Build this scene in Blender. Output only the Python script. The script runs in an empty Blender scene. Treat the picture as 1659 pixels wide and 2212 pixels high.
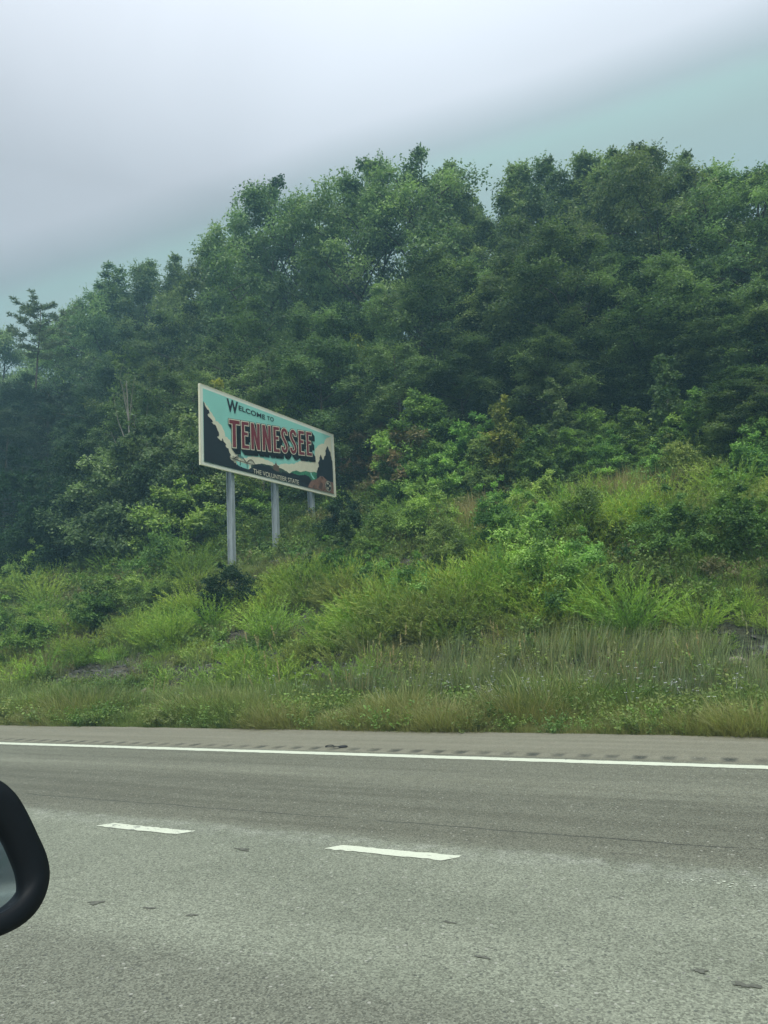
import bpy, math, random
import numpy as np
from mathutils import Matrix, Vector

S = bpy.context.scene
COL = S.collection
# ------------------------------------------------------------------ camera
cam_data = bpy.data.cameras.new('camera'); cam = bpy.data.objects.new('camera', cam_data); COL.objects.link(cam)
R_, U_, F_ = (0.89354, 0.44569, -0.05425), (0.12014, -0.12093, 0.98536), (-0.43261, 0.88698, 0.16160)
cam.matrix_world = Matrix(((R_[0], U_[0], -F_[0], 0), (R_[1], U_[1], -F_[1], 0), (R_[2], U_[2], -F_[2], 1.6), (0, 0, 0, 1)))
cam_data.sensor_fit = 'VERTICAL'; cam_data.angle_y = 2 * math.atan(1106 / 1533.0)
cam_data.clip_start = .05; cam_data.clip_end = 3000
S.camera = cam
# ------------------------------------------------------------------ sky and sun
world = bpy.data.worlds.new('World'); S.world = world; world.use_nodes = True
SUN_EL, SUN_AZ = math.radians(56), math.radians(150)      # azimuth clockwise from +Y
def build_world():
    nt = world.node_tree; nt.nodes.clear(); N = nt.nodes.new; L = nt.links.new
    out = N('ShaderNodeOutputWorld'); bg = N('ShaderNodeBackground'); bg.inputs[1].default_value = 0.1
    L(bg.outputs[0], out.inputs[0])
    sky = N('ShaderNodeTexSky'); sky.sky_type = 'NISHITA'; sky.sun_disc = False
    sky.sun_elevation = SUN_EL; sky.sun_rotation = SUN_AZ; sky.air_density = 1.5; sky.dust_density = 3
    tc = N('ShaderNodeTexCoord')
    # teal window reflection painted into the sky colour below this soft diagonal edge
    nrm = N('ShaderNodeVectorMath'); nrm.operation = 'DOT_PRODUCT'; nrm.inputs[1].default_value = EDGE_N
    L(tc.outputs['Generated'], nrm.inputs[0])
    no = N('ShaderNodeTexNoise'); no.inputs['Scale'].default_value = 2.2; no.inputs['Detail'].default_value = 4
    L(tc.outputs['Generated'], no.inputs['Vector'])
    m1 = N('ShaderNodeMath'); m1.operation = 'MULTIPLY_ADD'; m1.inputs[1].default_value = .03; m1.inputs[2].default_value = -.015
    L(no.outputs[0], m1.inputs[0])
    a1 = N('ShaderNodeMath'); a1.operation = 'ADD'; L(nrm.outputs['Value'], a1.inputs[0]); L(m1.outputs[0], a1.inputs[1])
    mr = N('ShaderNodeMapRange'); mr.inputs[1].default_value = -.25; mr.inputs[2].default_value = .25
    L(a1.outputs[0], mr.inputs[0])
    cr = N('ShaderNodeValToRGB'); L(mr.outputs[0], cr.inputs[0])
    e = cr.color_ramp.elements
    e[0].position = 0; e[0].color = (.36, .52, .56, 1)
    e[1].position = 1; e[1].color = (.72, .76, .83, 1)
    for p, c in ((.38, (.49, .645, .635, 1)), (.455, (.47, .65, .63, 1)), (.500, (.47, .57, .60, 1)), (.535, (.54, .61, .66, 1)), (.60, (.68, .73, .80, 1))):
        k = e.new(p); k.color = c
    # broad soft cloud shading
    n2 = N('ShaderNodeTexNoise'); n2.inputs['Scale'].default_value = 1.1; n2.inputs['Detail'].default_value = 5; n2.inputs['Distortion'].default_value = .8
    L(tc.outputs['Generated'], n2.inputs['Vector'])
    r2 = N('ShaderNodeMapRange'); r2.inputs[1].default_value = .36; r2.inputs[2].default_value = .64; r2.inputs[3].default_value = 4.4; r2.inputs[4].default_value = 5.3
    L(n2.outputs[0], r2.inputs[0])
    sp = N('ShaderNodeSeparateXYZ'); L(tc.outputs['Generated'], sp.inputs[0])
    r3 = N('ShaderNodeMapRange'); r3.inputs[1].default_value = .55; r3.inputs[2].default_value = 1.; r3.inputs[3].default_value = 1.0; r3.inputs[4].default_value = ZEN
    L(sp.outputs[2], r3.inputs[0])
    mm = N('ShaderNodeMath'); mm.operation = 'MULTIPLY'; L(r2.outputs[0], mm.inputs[0]); L(r3.outputs[0], mm.inputs[1])
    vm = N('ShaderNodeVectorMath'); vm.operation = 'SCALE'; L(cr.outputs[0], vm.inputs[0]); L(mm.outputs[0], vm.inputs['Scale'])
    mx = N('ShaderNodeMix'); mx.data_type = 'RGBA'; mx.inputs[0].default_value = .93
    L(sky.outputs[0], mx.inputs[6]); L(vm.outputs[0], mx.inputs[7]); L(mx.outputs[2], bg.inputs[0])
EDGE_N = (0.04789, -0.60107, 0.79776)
ZEN = 3.0
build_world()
sun_data = bpy.data.lights.new('sun', 'SUN'); sun_data.energy = 1.5; sun_data.angle = math.radians(25); sun_data.color = (1, .985, .86)
sun = bpy.data.objects.new('sun', sun_data); COL.objects.link(sun)
sd = Vector((math.sin(SUN_AZ) * math.cos(SUN_EL), math.cos(SUN_AZ) * math.cos(SUN_EL), math.sin(SUN_EL)))
sun.rotation_euler = sd.to_track_quat('Z', 'Y').to_euler()
S.view_settings.view_transform = 'Standard'; S.view_settings.look = 'None'; S.view_settings.exposure = 0.8; S.view_settings.gamma = 1
S.view_settings.use_curve_mapping = False
try:
    S.cycles.use_denoising = True; S.cycles.max_bounces = 6; S.cycles.diffuse_bounces = 3; S.cycles.transmission_bounces = 3; S.cycles.volume_bounces = 0
    S.cycles.volume_max_steps = 8
except Exception: pass

# ------------------------------------------------------------------ helpers
def hash2(ix, iy, seed):
    h = (ix.astype(np.int64) * 374761393 + iy.astype(np.int64) * 668265263 + seed * 1442695041) & 0xFFFFFFFF
    h = ((h ^ (h >> 13)) * 1274126177) & 0xFFFFFFFF
    h = (h ^ (h >> 16)) & 0xFFFFFF
    return h / float(0xFFFFFF)

def vnoise(x, y, seed=0):
    x = np.asarray(x, float); y = np.asarray(y, float)
    ix = np.floor(x); iy = np.floor(y); fx = x - ix; fy = y - iy
    fx = fx * fx * (3 - 2 * fx); fy = fy * fy * (3 - 2 * fy)
    a = hash2(ix, iy, seed); b = hash2(ix + 1, iy, seed); c = hash2(ix, iy + 1, seed); d = hash2(ix + 1, iy + 1, seed)
    return (a * (1 - fx) + b * fx) * (1 - fy) + (c * (1 - fx) + d * fx) * fy * 1.0

def sstep(a, b, x):
    t = np.clip((np.asarray(x, float) - a) / (b - a), 0, 1)
    return t * t * (3 - 2 * t)

PY = [-50, 10.3, 12.8, 13.5, 16.0, 19.7, 22.3, 25.0, 30.0, 38.0, 48.0, 58.0, 70.0, 95.0, 140.0]
PZ = [-.05, -.05, .10, .42, 1.75, 3.70, 4.65, 6.0, 8.6, 12.4, 16.2, 17.6, 15.0, 6.0, 0.0]

def terrain_z(X, Y):
    X = np.asarray(X, float); Y = np.asarray(Y, float)
    z = np.interp(Y + 0.9 * (vnoise(X / 5.0, Y * 0 + 3, 5) - .5) * sstep(11.5, 13.5, Y), PY, PZ)
    hill = sstep(12.8, 16, Y)
    far = 1 - .22 * sstep(-35, -80, X) - .75 * sstep(25, 120, X) - .6 * sstep(-110, -220, X)
    bump = ((vnoise(X / 4.1, Y / 4.1, 1) - .5) * .75 + (vnoise(X / 1.5, Y / 1.5, 2) - .5) * .30 + (vnoise(X / .5, Y / .5, 3) - .5) * .10)
    near_sign = np.exp(-(((X + 15.5) / 2.5) ** 2 + ((Y - 21) / 4.0) ** 2))
    bump = bump * (1 - .85 * near_sign)
    verge = sstep(10.6, 11.4, Y) * (vnoise(X / .8, Y / .8, 4) - .5) * .06
    return z * np.where(Y > 12.8, far, 1) + bump * hill + verge


def tag(o, label=None, cat=None, group=None, kind=None):
    if label: o['label'] = label
    if cat: o['category'] = cat
    if group: o['group'] = group
    if kind: o['kind'] = kind
    return o

def link(name, me, parent=None, mat=None):
    o = bpy.data.objects.new(name, me); COL.objects.link(o)
    if parent: o.parent = parent
    if mat is not None and me is not None:
        me.materials.clear(); me.materials.append(mat)
    return o

def empty(name, loc=(0, 0, 0), rz=0):
    o = bpy.data.objects.new(name, None); COL.objects.link(o); o.location = loc; o.rotation_euler = (0, 0, rz); o.empty_display_size = .2
    return o

def mesh_np(name, V, Fc, smooth=False, attr=None, attr_name='tint'):
    """V (n,3); Fc (m,k) equal-sided faces"""
    me = bpy.data.meshes.new(name); V = np.asarray(V, np.float32); Fc = np.asarray(Fc, np.int32)
    m, k = Fc.shape
    me.vertices.add(len(V)); me.vertices.foreach_set('co', V.ravel())
    me.loops.add(m * k); me.loops.foreach_set('vertex_index', Fc.ravel())
    me.polygons.add(m); me.polygons.foreach_set('loop_start', np.arange(m, dtype=np.int32) * k)
    if smooth: me.polygons.foreach_set('use_smooth', np.ones(m, bool))
    if attr is not None:
        a = me.attributes.new(attr_name, 'FLOAT', 'FACE'); a.data.foreach_set('value', np.asarray(attr, np.float32))
    me.update(calc_edges=True); me.validate()
    return me

def mesh_py(name, V, Fc, smooth=False):
    me = bpy.data.meshes.new(name); me.from_pydata([tuple(v) for v in V], [], [tuple(f) for f in Fc])
    if smooth: me.polygons.foreach_set('use_smooth', [True] * len(me.polygons))
    me.update(); return me

class MB:
    def __init__(s): s.V = []; s.F = []
    def box(s, a, b):
        n = len(s.V); (x0, y0, z0), (x1, y1, z1) = a, b
        s.V += [(x0, y0, z0), (x1, y0, z0), (x1, y1, z0), (x0, y1, z0), (x0, y0, z1), (x1, y0, z1), (x1, y1, z1), (x0, y1, z1)]
        s.F += [tuple(n + i for i in f) for f in ((0, 3, 2, 1), (4, 5, 6, 7), (0, 1, 5, 4), (1, 2, 6, 5), (2, 3, 7, 6), (3, 0, 4, 7))]
    def tube(s, pts, rad, k=8, cap=True):
        n0 = len(s.V); pts = [Vector(p) for p in pts]
        if not hasattr(rad, '__len__'): rad = [rad] * len(pts)
        up = Vector((0.13, .31, .94))
        for i, p in enumerate(pts):
            t = (pts[min(i + 1, len(pts) - 1)] - pts[max(i - 1, 0)]).normalized()
            a = t.cross(up)
            if a.length < 1e-3: a = t.cross(Vector((1, 0, 0)))
            a.normalize(); b = t.cross(a)
            for j in range(k):
                an = 2 * math.pi * j / k
                s.V.append(tuple(p + (a * math.cos(an) + b * math.sin(an)) * rad[i]))
        for i in range(len(pts) - 1):
            for j in range(k):
                q = n0 + i * k
                s.F.append((q + j, q + (j + 1) % k, q + k + (j + 1) % k, q + k + j))
        if cap:
            s.F.append(tuple(n0 + j for j in range(k))[::-1]); s.F.append(tuple(n0 + (len(pts) - 1) * k + j for j in range(k)))
    def poly(s, pts): n = len(s.V); s.V += [tuple(p) for p in pts]; s.F.append(tuple(range(n, n + len(pts))))
    def build(s, name, mat, parent=None, smooth=False):
        return link(name, mesh_py(name, s.V, s.F, smooth), parent, mat)

# ------------------------------------------------------------------ materials
def new_mat(name):
    m = bpy.data.materials.new(name); m.use_nodes = True; nt = m.node_tree; nt.nodes.clear()
    out = nt.nodes.new('ShaderNodeOutputMaterial'); return m, nt, out

def simple(name, col, rough=.6, metal=0, noise=.12, nscale=8, bump=0, spec=.4, streak=None):
    m, nt, out = new_mat(name); N = nt.nodes.new; L = nt.links.new
    b = N('ShaderNodeBsdfPrincipled'); b.inputs['Roughness'].default_value = rough; b.inputs['Metallic'].default_value = metal
    b.inputs['Specular IOR Level'].default_value = spec
    tc = N('ShaderNodeTexCoord'); mp = N('ShaderNodeMapping'); L(tc.outputs['Object'], mp.inputs[0])
    if streak: mp.inputs['Scale'].default_value = streak
    no = N('ShaderNodeTexNoise'); no.inputs['Scale'].default_value = nscale; no.inputs['Detail'].default_value = 6; L(mp.outputs[0], no.inputs['Vector'])
    r = N('ShaderNodeMapRange'); r.inputs[1].default_value = .3; r.inputs[2].default_value = .7; r.inputs[3].default_value = 1 - noise; r.inputs[4].default_value = 1 + noise
    L(no.outputs[0], r.inputs[0])
    v = N('ShaderNodeVectorMath'); v.operation = 'SCALE'; v.inputs[0].default_value = col; L(r.outputs[0], v.inputs['Scale'])
    L(v.outputs[0], b.inputs['Base Color']); L(b.outputs[0], out.inputs[0])
    if bump:
        bp = N('ShaderNodeBump'); bp.inputs['Strength'].default_value = bump; bp.inputs['Distance'].default_value = .02; L(no.outputs[0], bp.inputs['Height']); L(bp.outputs[0], b.inputs['Normal'])
    return m

def leaf_mat(name, dark, light, dry=(.30, .25, .12), trans=.35, instanced=False, hue=.024, rough=.55):
    """dark..light by the per-leaf tint; dry colour by a per-plant attribute; each plant differs a little"""
    m, nt, out = new_mat(name); N = nt.nodes.new; L = nt.links.new
    a = N('ShaderNodeAttribute'); a.attribute_name = 'tint'
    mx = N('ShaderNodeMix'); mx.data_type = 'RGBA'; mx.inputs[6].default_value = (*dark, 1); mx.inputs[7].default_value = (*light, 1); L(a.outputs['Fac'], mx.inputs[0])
    oi = N('ShaderNodeObjectInfo')
    hsv = N('ShaderNodeHueSaturation'); L(mx.outputs[2], hsv.inputs['Color'])
    r1 = N('ShaderNodeMapRange'); r1.inputs[3].default_value = .5 - hue; r1.inputs[4].default_value = .5 + hue * .6; L(oi.outputs['Random'], r1.inputs[0]); L(r1.outputs[0], hsv.inputs['Hue'])
    ml = N('ShaderNodeMath'); ml.operation = 'MULTIPLY'; ml.inputs[1].default_value = 7.31; L(oi.outputs['Random'], ml.inputs[0])
    fr = N('ShaderNodeMath'); fr.operation = 'FRACT'; L(ml.outputs[0], fr.inputs[0])
    r2 = N('ShaderNodeMapRange'); r2.inputs[3].default_value = .72; r2.inputs[4].default_value = 1.28; L(fr.outputs[0], r2.inputs[0]); L(r2.outputs[0], hsv.inputs['Value'])
    ge = N('ShaderNodeNewGeometry'); pn = N('ShaderNodeTexNoise'); pn.inputs['Scale'].default_value = .45 if instanced else .35; pn.inputs['Detail'].default_value = 3; L(ge.outputs['Position'], pn.inputs['Vector'])
    h2 = N('ShaderNodeHueSaturation'); L(hsv.outputs[0], h2.inputs['Color'])
    r3 = N('ShaderNodeMapRange'); r3.inputs[1].default_value = .32; r3.inputs[2].default_value = .68; r3.inputs[3].default_value = .515; r3.inputs[4].default_value = .482; L(pn.outputs[0], r3.inputs[0]); L(r3.outputs[0], h2.inputs['Hue'])
    r4 = N('ShaderNodeMapRange'); r4.inputs[1].default_value = .3; r4.inputs[2].default_value = .7; r4.inputs[3].default_value = .72; r4.inputs[4].default_value = 1.28; L(pn.outputs[0], r4.inputs[0]); L(r4.outputs[0], h2.inputs['Value'])
    col = h2.outputs[0]
    if instanced:
        d = N('ShaderNodeAttribute'); d.attribute_name = 'dry'; d.attribute_type = 'INSTANCER'
        m2 = N('ShaderNodeMix'); m2.data_type = 'RGBA'; m2.inputs[7].default_value = (*dry, 1); L(col, m2.inputs[6]); L(d.outputs['Fac'], m2.inputs[0]); col = m2.outputs[2]
    b = N('ShaderNodeBsdfPrincipled'); b.inputs['Roughness'].default_value = rough; b.inputs['Specular IOR Level'].default_value = .25; L(col, b.inputs['Base Color'])
    t = N('ShaderNodeBsdfTranslucent'); g = N('ShaderNodeVectorMath'); g.operation = 'MULTIPLY'; g.inputs[1].default_value = (1.1, 1.25, .6); L(col, g.inputs[0]); L(g.outputs[0], t.inputs[0])
    ms = N('ShaderNodeMixShader'); ms.inputs[0].default_value = trans; L(b.outputs[0], ms.inputs[1]); L(t.outputs[0], ms.inputs[2]); L(ms.outputs[0], out.inputs[0])
    return m

def asphalt(name, shoulder=False):
    m, nt, out = new_mat(name); N = nt.nodes.new; L = nt.links.new
    def math_(op, a, b=None, c=None):
        n = N('ShaderNodeMath'); n.operation = op
        for i, v in enumerate((a, b, c)):
            if v is None: continue
            if hasattr(v, 'links'): L(v, n.inputs[i])
            else: n.inputs[i].default_value = v
        return n.outputs[0]
    def rng(v, a, b, c, d, smooth=False):
        n = N('ShaderNodeMapRange'); n.inputs[1].default_value = a; n.inputs[2].default_value = b; n.inputs[3].default_value = c; n.inputs[4].default_value = d
        if smooth: n.interpolation_type = 'SMOOTHSTEP'
        L(v, n.inputs[0]); return n.outputs[0]
    def mix(f, a, b):
        n = N('ShaderNodeMix'); n.data_type = 'RGBA'
        for i, v in ((0, f), (6, a), (7, b)):
            if hasattr(v, 'links'): L(v, n.inputs[i])
            else: n.inputs[i].default_value = v if i == 0 else (*v, 1)
        return n.outputs[2]
    def noise(scale, detail=4, sc=None, rough=.5):
        n = N('ShaderNodeTexNoise'); n.inputs['Scale'].default_value = scale; n.inputs['Detail'].default_value = detail; n.inputs['Roughness'].default_value = rough
        if sc:
            mp = N('ShaderNodeMapping'); mp.inputs['Scale'].default_value = sc; L(tc.outputs['Object'], mp.inputs[0]); L(mp.outputs[0], n.inputs['Vector'])
        else: L(tc.outputs['Object'], n.inputs['Vector'])
        return n.outputs[0]
    tc = N('ShaderNodeTexCoord'); sp = N('ShaderNodeSeparateXYZ'); L(tc.outputs['Object'], sp.inputs[0]); Y = sp.outputs[1]
    big = noise(.5, 5, (1, 2.2, 1)); strk = noise(1.0, 5, (.25, 5, 1)); med = noise(7, 5); fine = noise(95, 3, None, .7)
    if shoulder:
        base = mix(rng(strk, .35, .65, 0, 1), (.18, .176, .128), (.22, .214, .16))
        dirt = N('ShaderNodeAttribute'); dirt.attribute_name = 'dirt'
        base = mix(dirt.outputs['Fac'], base, (.045, .05, .042))
        # sandy grit gathered beside the line and at the grass
        base = mix(math_('MULTIPLY', rng(Y, 9.9, 10.4, 0, .5, True), rng(med, .4, .6, .3, 1)), base, (.22, .2, .15))
    else:
        Yw = math_('ADD', Y, math_('MULTIPLY', math_('SUBTRACT', noise(.8, 6, (1, 1, 1), .65), .5), .35))
        near = mix(rng(big, .35, .65, 0, 1), (.182, .198, .150), (.230, .248, .190))
        # old wheel path in the near lane
        wp = math_('MULTIPLY', rng(Yw, 2.9, 3.3, 1, 0, True), .75)
        near = mix(wp, near, (.145, .152, .118))
        far = mix(rng(strk, .38, .62, 0, 1), (.146, .150, .112), (.182, .188, .142))
        cr = N('ShaderNodeValToRGB'); L(rng(Yw, 5.0, 8.6, 0, 1), cr.inputs[0]); e = cr.color_ramp.elements
        e[0].position = 0; e[0].color = (.86, .86, .86, 1); e[1].position = 1; e[1].color = (1.0, 1, 1, 1)
        for p, v in ((.18, .80), (.45, .78), (.56, .95), (.62, 1.12), (.70, .93), (.86, .90)):
            k = e.new(p); k.color = (v, v, v, 1)
        vm = N('ShaderNodeVectorMath'); vm.operation = 'MULTIPLY'; L(far, vm.inputs[0]); L(cr.outputs[0], vm.inputs[1])
        base = mix(rng(Yw, 5.0, 5.3, 0, 1, True), near, vm.outputs[0])
        # pale worn strip just on the near side of the joint
        ps = math_('MULTIPLY', rng(Yw, 4.75, 5.08, 0, 1, True), rng(Yw, 5.12, 5.16, 1, 0, True))
        base = mix(math_('MULTIPLY', ps, math_('MULTIPLY', rng(med, .4, .6, 0, 1), .22)), base, (.36, .37, .33))
    # stones in the binder
    v = N('ShaderNodeTexVoronoi'); v.inputs['Scale'].default_value = 105; L(tc.outputs['Object'], v.inputs['Vector'])
    vs = N('ShaderNodeSeparateColor'); L(v.outputs['Color'], vs.inputs[0])
    v2 = N('ShaderNodeTexVoronoi'); v2.inputs['Scale'].default_value = 32; L(tc.outputs['Object'], v2.inputs['Vector'])
    vs2 = N('ShaderNodeSeparateColor'); L(v2.outputs['Color'], vs2.inputs[0])
    amp = .55 if shoulder else 1.0
    k1 = rng(vs.outputs[0], 0, 1, 1 - .42 * amp, 1 + .42 * amp)
    k2 = rng(fine, .3, .7, 1 - .30 * amp, 1 + .30 * amp)
    k3 = rng(med, .3, .7, .95, 1.05)
    k = math_('MULTIPLY', math_('MULTIPLY', k1, k2), k3)
    sc = N('ShaderNodeVectorMath'); sc.operation = 'SCALE'; L(base, sc.inputs[0]); L(k, sc.inputs['Scale'])
    col = sc.outputs[0]
    pale = math_('MULTIPLY', math_('GREATER_THAN', vs2.outputs[1], .93), rng(v2.outputs['Distance'], .25, .33, 1, 0))
    col = mix(math_('MULTIPLY', pale, .55 * amp), col, (.46, .46, .40))
    darkp = math_('MULTIPLY', math_('GREATER_THAN', vs2.outputs[2], .93), rng(v2.outputs['Distance'], .2, .3, 1, 0))
    col = mix(math_('MULTIPLY', darkp, .6 * amp), col, (.06, .065, .06))
    if not shoulder:
        # lengthwise paving crack, wandering and broken
        def crack(y0, w, nsc, thr):
            wob = math_('MULTIPLY', math_('SUBTRACT', noise(nsc, 8, (1, .05, 1), .7), .5), .16)
            d = math_('ABSOLUTE', math_('SUBTRACT', math_('ADD', Y, wob), y0))
            return math_('MULTIPLY', rng(d, w * .5, w, 1, 0), rng(noise(.9, 5, (1, .1, 1), .7), thr, thr + .08, 0, 1))
        col = mix(math_('MULTIPLY', crack(5.62, .012, 1.3, .40), .8), col, (.035, .037, .035))
        col = mix(math_('MULTIPLY', crack(5.30, .012, 2.1, .56), .6), col, (.05, .05, .05))
        col = mix(math_('MULTIPLY', crack(7.42, .012, 1.7, .60), .5), col, (.06, .06, .06))
    b = N('ShaderNodeBsdfPrincipled'); b.inputs['Roughness'].default_value = .85; b.inputs['Specular IOR Level'].default_value = .3
    L(col, b.inputs['Base Color'])
    bp = N('ShaderNodeBump'); bp.inputs['Strength'].default_value = .5; bp.inputs['Distance'].default_value = .004
    h = math_('ADD', v.outputs['Distance'], math_('MULTIPLY', fine, .8)); L(h, bp.inputs['Height']); L(bp.outputs[0], b.inputs['Normal'])
    L(b.outputs[0], out.inputs[0]); return m

def paint_mat(name, worn=.5):
    """road paint; where it is worn through, the asphalt colour shows"""
    m, nt, out = new_mat(name); N = nt.nodes.new; L = nt.links.new
    tc = N('ShaderNodeTexCoord'); no = N('ShaderNodeTexNoise'); no.inputs['Scale'].default_value = 14; no.inputs['Detail'].default_value = 8; no.inputs['Roughness'].default_value = .7
    mp = N('ShaderNodeMapping'); mp.inputs['Scale'].default_value = (.6, 1.5, 1); L(tc.outputs['Object'], mp.inputs[0]); L(mp.outputs[0], no.inputs['Vector'])
    r = N('ShaderNodeMapRange'); r.inputs[1].default_value = worn; r.inputs[2].default_value = worn + .04; L(no.outputs[0], r.inputs[0])
    n2 = N('ShaderNodeTexNoise'); n2.inputs['Scale'].default_value = 60; L(tc.outputs['Object'], n2.inputs['Vector'])
    r2 = N('ShaderNodeMapRange'); r2.inputs[1].default_value = .3; r2.inputs[2].default_value = .7; r2.inputs[3].default_value = .90; r2.inputs[4].default_value = 1.04; L(n2.outputs[0], r2.inputs[0])
    v = N('ShaderNodeVectorMath'); v.operation = 'SCALE'; v.inputs[0].default_value = (.66, .70, .56); L(r2.outputs[0], v.inputs['Scale'])
    mx = N('ShaderNodeMix'); mx.data_type = 'RGBA'; L(r.outputs[0], mx.inputs[0]); L(v.outputs[0], mx.inputs[6]); mx.inputs[7].default_value = (.22, .23, .2, 1)
    b = N('ShaderNodeBsdfPrincipled'); b.inputs['Roughness'].default_value = .6; L(mx.outputs[2], b.inputs['Base Color']); L(b.outputs[0], out.inputs[0]); return m

def soil_mat():
    m, nt, out = new_mat('soil'); N = nt.nodes.new; L = nt.links.new
    tc = N('ShaderNodeTexCoord'); no = N('ShaderNodeTexNoise'); no.inputs['Scale'].default_value = .6; no.inputs['Detail'].default_value = 8; L(tc.outputs['Object'], no.inputs['Vector'])
    cr = N('ShaderNodeValToRGB'); L(no.outputs[0], cr.inputs[0]); e = cr.color_ramp.elements
    e[0].position = .32; e[0].color = (.035, .05, .025, 1); e[1].position = .7; e[1].color = (.10, .10, .075, 1); k = e.new(.5); k.color = (.07, .062, .048, 1)
    v = N('ShaderNodeTexVoronoi'); v.inputs['Scale'].default_value = 14; L(tc.outputs['Object'], v.inputs['Vector'])
    r = N('ShaderNodeMapRange'); r.inputs[3].default_value = .6; r.inputs[4].default_value = 1.5; s = N('ShaderNodeSeparateColor'); L(v.outputs['Color'], s.inputs[0]); L(s.outputs[0], r.inputs[0])
    vm = N('ShaderNodeVectorMath'); vm.operation = 'SCALE'; L(cr.outputs[0], vm.inputs[0]); L(r.outputs[0], vm.inputs['Scale'])
    b = N('ShaderNodeBsdfPrincipled'); b.inputs['Roughness'].default_value = .95; b.inputs['Specular IOR Level'].default_value = .1; L(vm.outputs[0], b.inputs['Base Color'])
    bp = N('ShaderNodeBump'); bp.inputs['Strength'].default_value = .8; bp.inputs['Distance'].default_value = .06; L(v.outputs['Distance'], bp.inputs['Height']); L(bp.outputs[0], b.inputs['Normal'])
    L(b.outputs[0], out.inputs[0]); return m

M_SOIL = soil_mat()
M_BARK = simple('bark', (.075, .065, .052), .9, noise=.35, nscale=9, bump=.6, streak=(1, 1, .25))
M_PALEBARK = simple('pale_bark', (.22, .21, .18), .9, noise=.3, nscale=9, bump=.4, streak=(1, 1, .25))
M_MAPLE = leaf_mat('maple_leaf', (.022, .050, .026), (.18, .275, .12))
M_TULIP = leaf_mat('tulip_leaf', (.055, .10, .045), (.30, .42, .19))
M_OAK = leaf_mat('oak_leaf', (.04, .078, .038), (.25, .36, .165))
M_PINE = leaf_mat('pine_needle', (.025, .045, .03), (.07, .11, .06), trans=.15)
M_PINE2 = leaf_mat('pale_pine_needle', (.09, .13, .085), (.20, .27, .16), trans=.25)
M_SAP = leaf_mat('sapling_leaf', (.065, .14, .042), (.32, .50, .13))
M_YEL = leaf_mat('yellowing_leaf', (.11, .17, .04), (.36, .40, .09))
M_PINK = leaf_mat('brownish_leaf', (.10, .12, .05), (.34, .28, .15))
M_PALE = leaf_mat('pale_leaf', (.07, .13, .05), (.22, .31, .14))
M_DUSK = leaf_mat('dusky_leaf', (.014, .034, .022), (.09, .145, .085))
M_LIGHT = leaf_mat('light_leaf', (.08, .15, .05), (.32, .46, .14))
M_OLIVE = leaf_mat('olive_leaf', (.07, .12, .035), (.29, .41, .12))
M_DEEP = leaf_mat('deep_green_leaf', (.055, .12, .03), (.23, .38, .085))
M_FEATHER = leaf_mat('feathery_leaf', (.07, .14, .03), (.33, .50, .09))
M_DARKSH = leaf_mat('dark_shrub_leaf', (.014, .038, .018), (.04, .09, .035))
M_BROOM = leaf_mat('broom_leaf', (.07, .14, .028), (.33, .50, .085), dry=(.26, .24, .11), trans=.3, instanced=True, hue=.03)
M_HERB = leaf_mat('herb_leaf', (.055, .11, .032), (.23, .36, .09), dry=(.20, .17, .09), trans=.3, instanced=True, hue=.03)
M_GRASS = leaf_mat('grass_blade', (.08, .14, .04), (.32, .43, .14), dry=(.42, .36, .17), trans=.3, instanced=True, hue=.02)
M_REED = leaf_mat('tall_grass_blade', (.08, .13, .06), (.30, .39, .20), dry=(.42, .34, .17), trans=.3, instanced=True, hue=.02)
M_FLOWER = simple('petal', (.55, .56, .58), .6, noise=.1)

# ------------------------------------------------------------------ ground, road, shoulder
def grid(name, xs, ys, zf, mat, smooth=True):
    X, Y = np.meshgrid(xs, ys); Z = zf(X, Y); V = np.stack([X.ravel(), Y.ravel(), Z.ravel()], 1)
    nx, ny = len(xs), len(ys); i = (np.arange(ny - 1)[:, None] * nx + np.arange(nx - 1)[None, :]).ravel()
    Fc = np.stack([i, i + 1, i + nx + 1, i + nx], 1)
    return link(name, mesh_np(name, V, Fc, smooth), None, mat)

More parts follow.
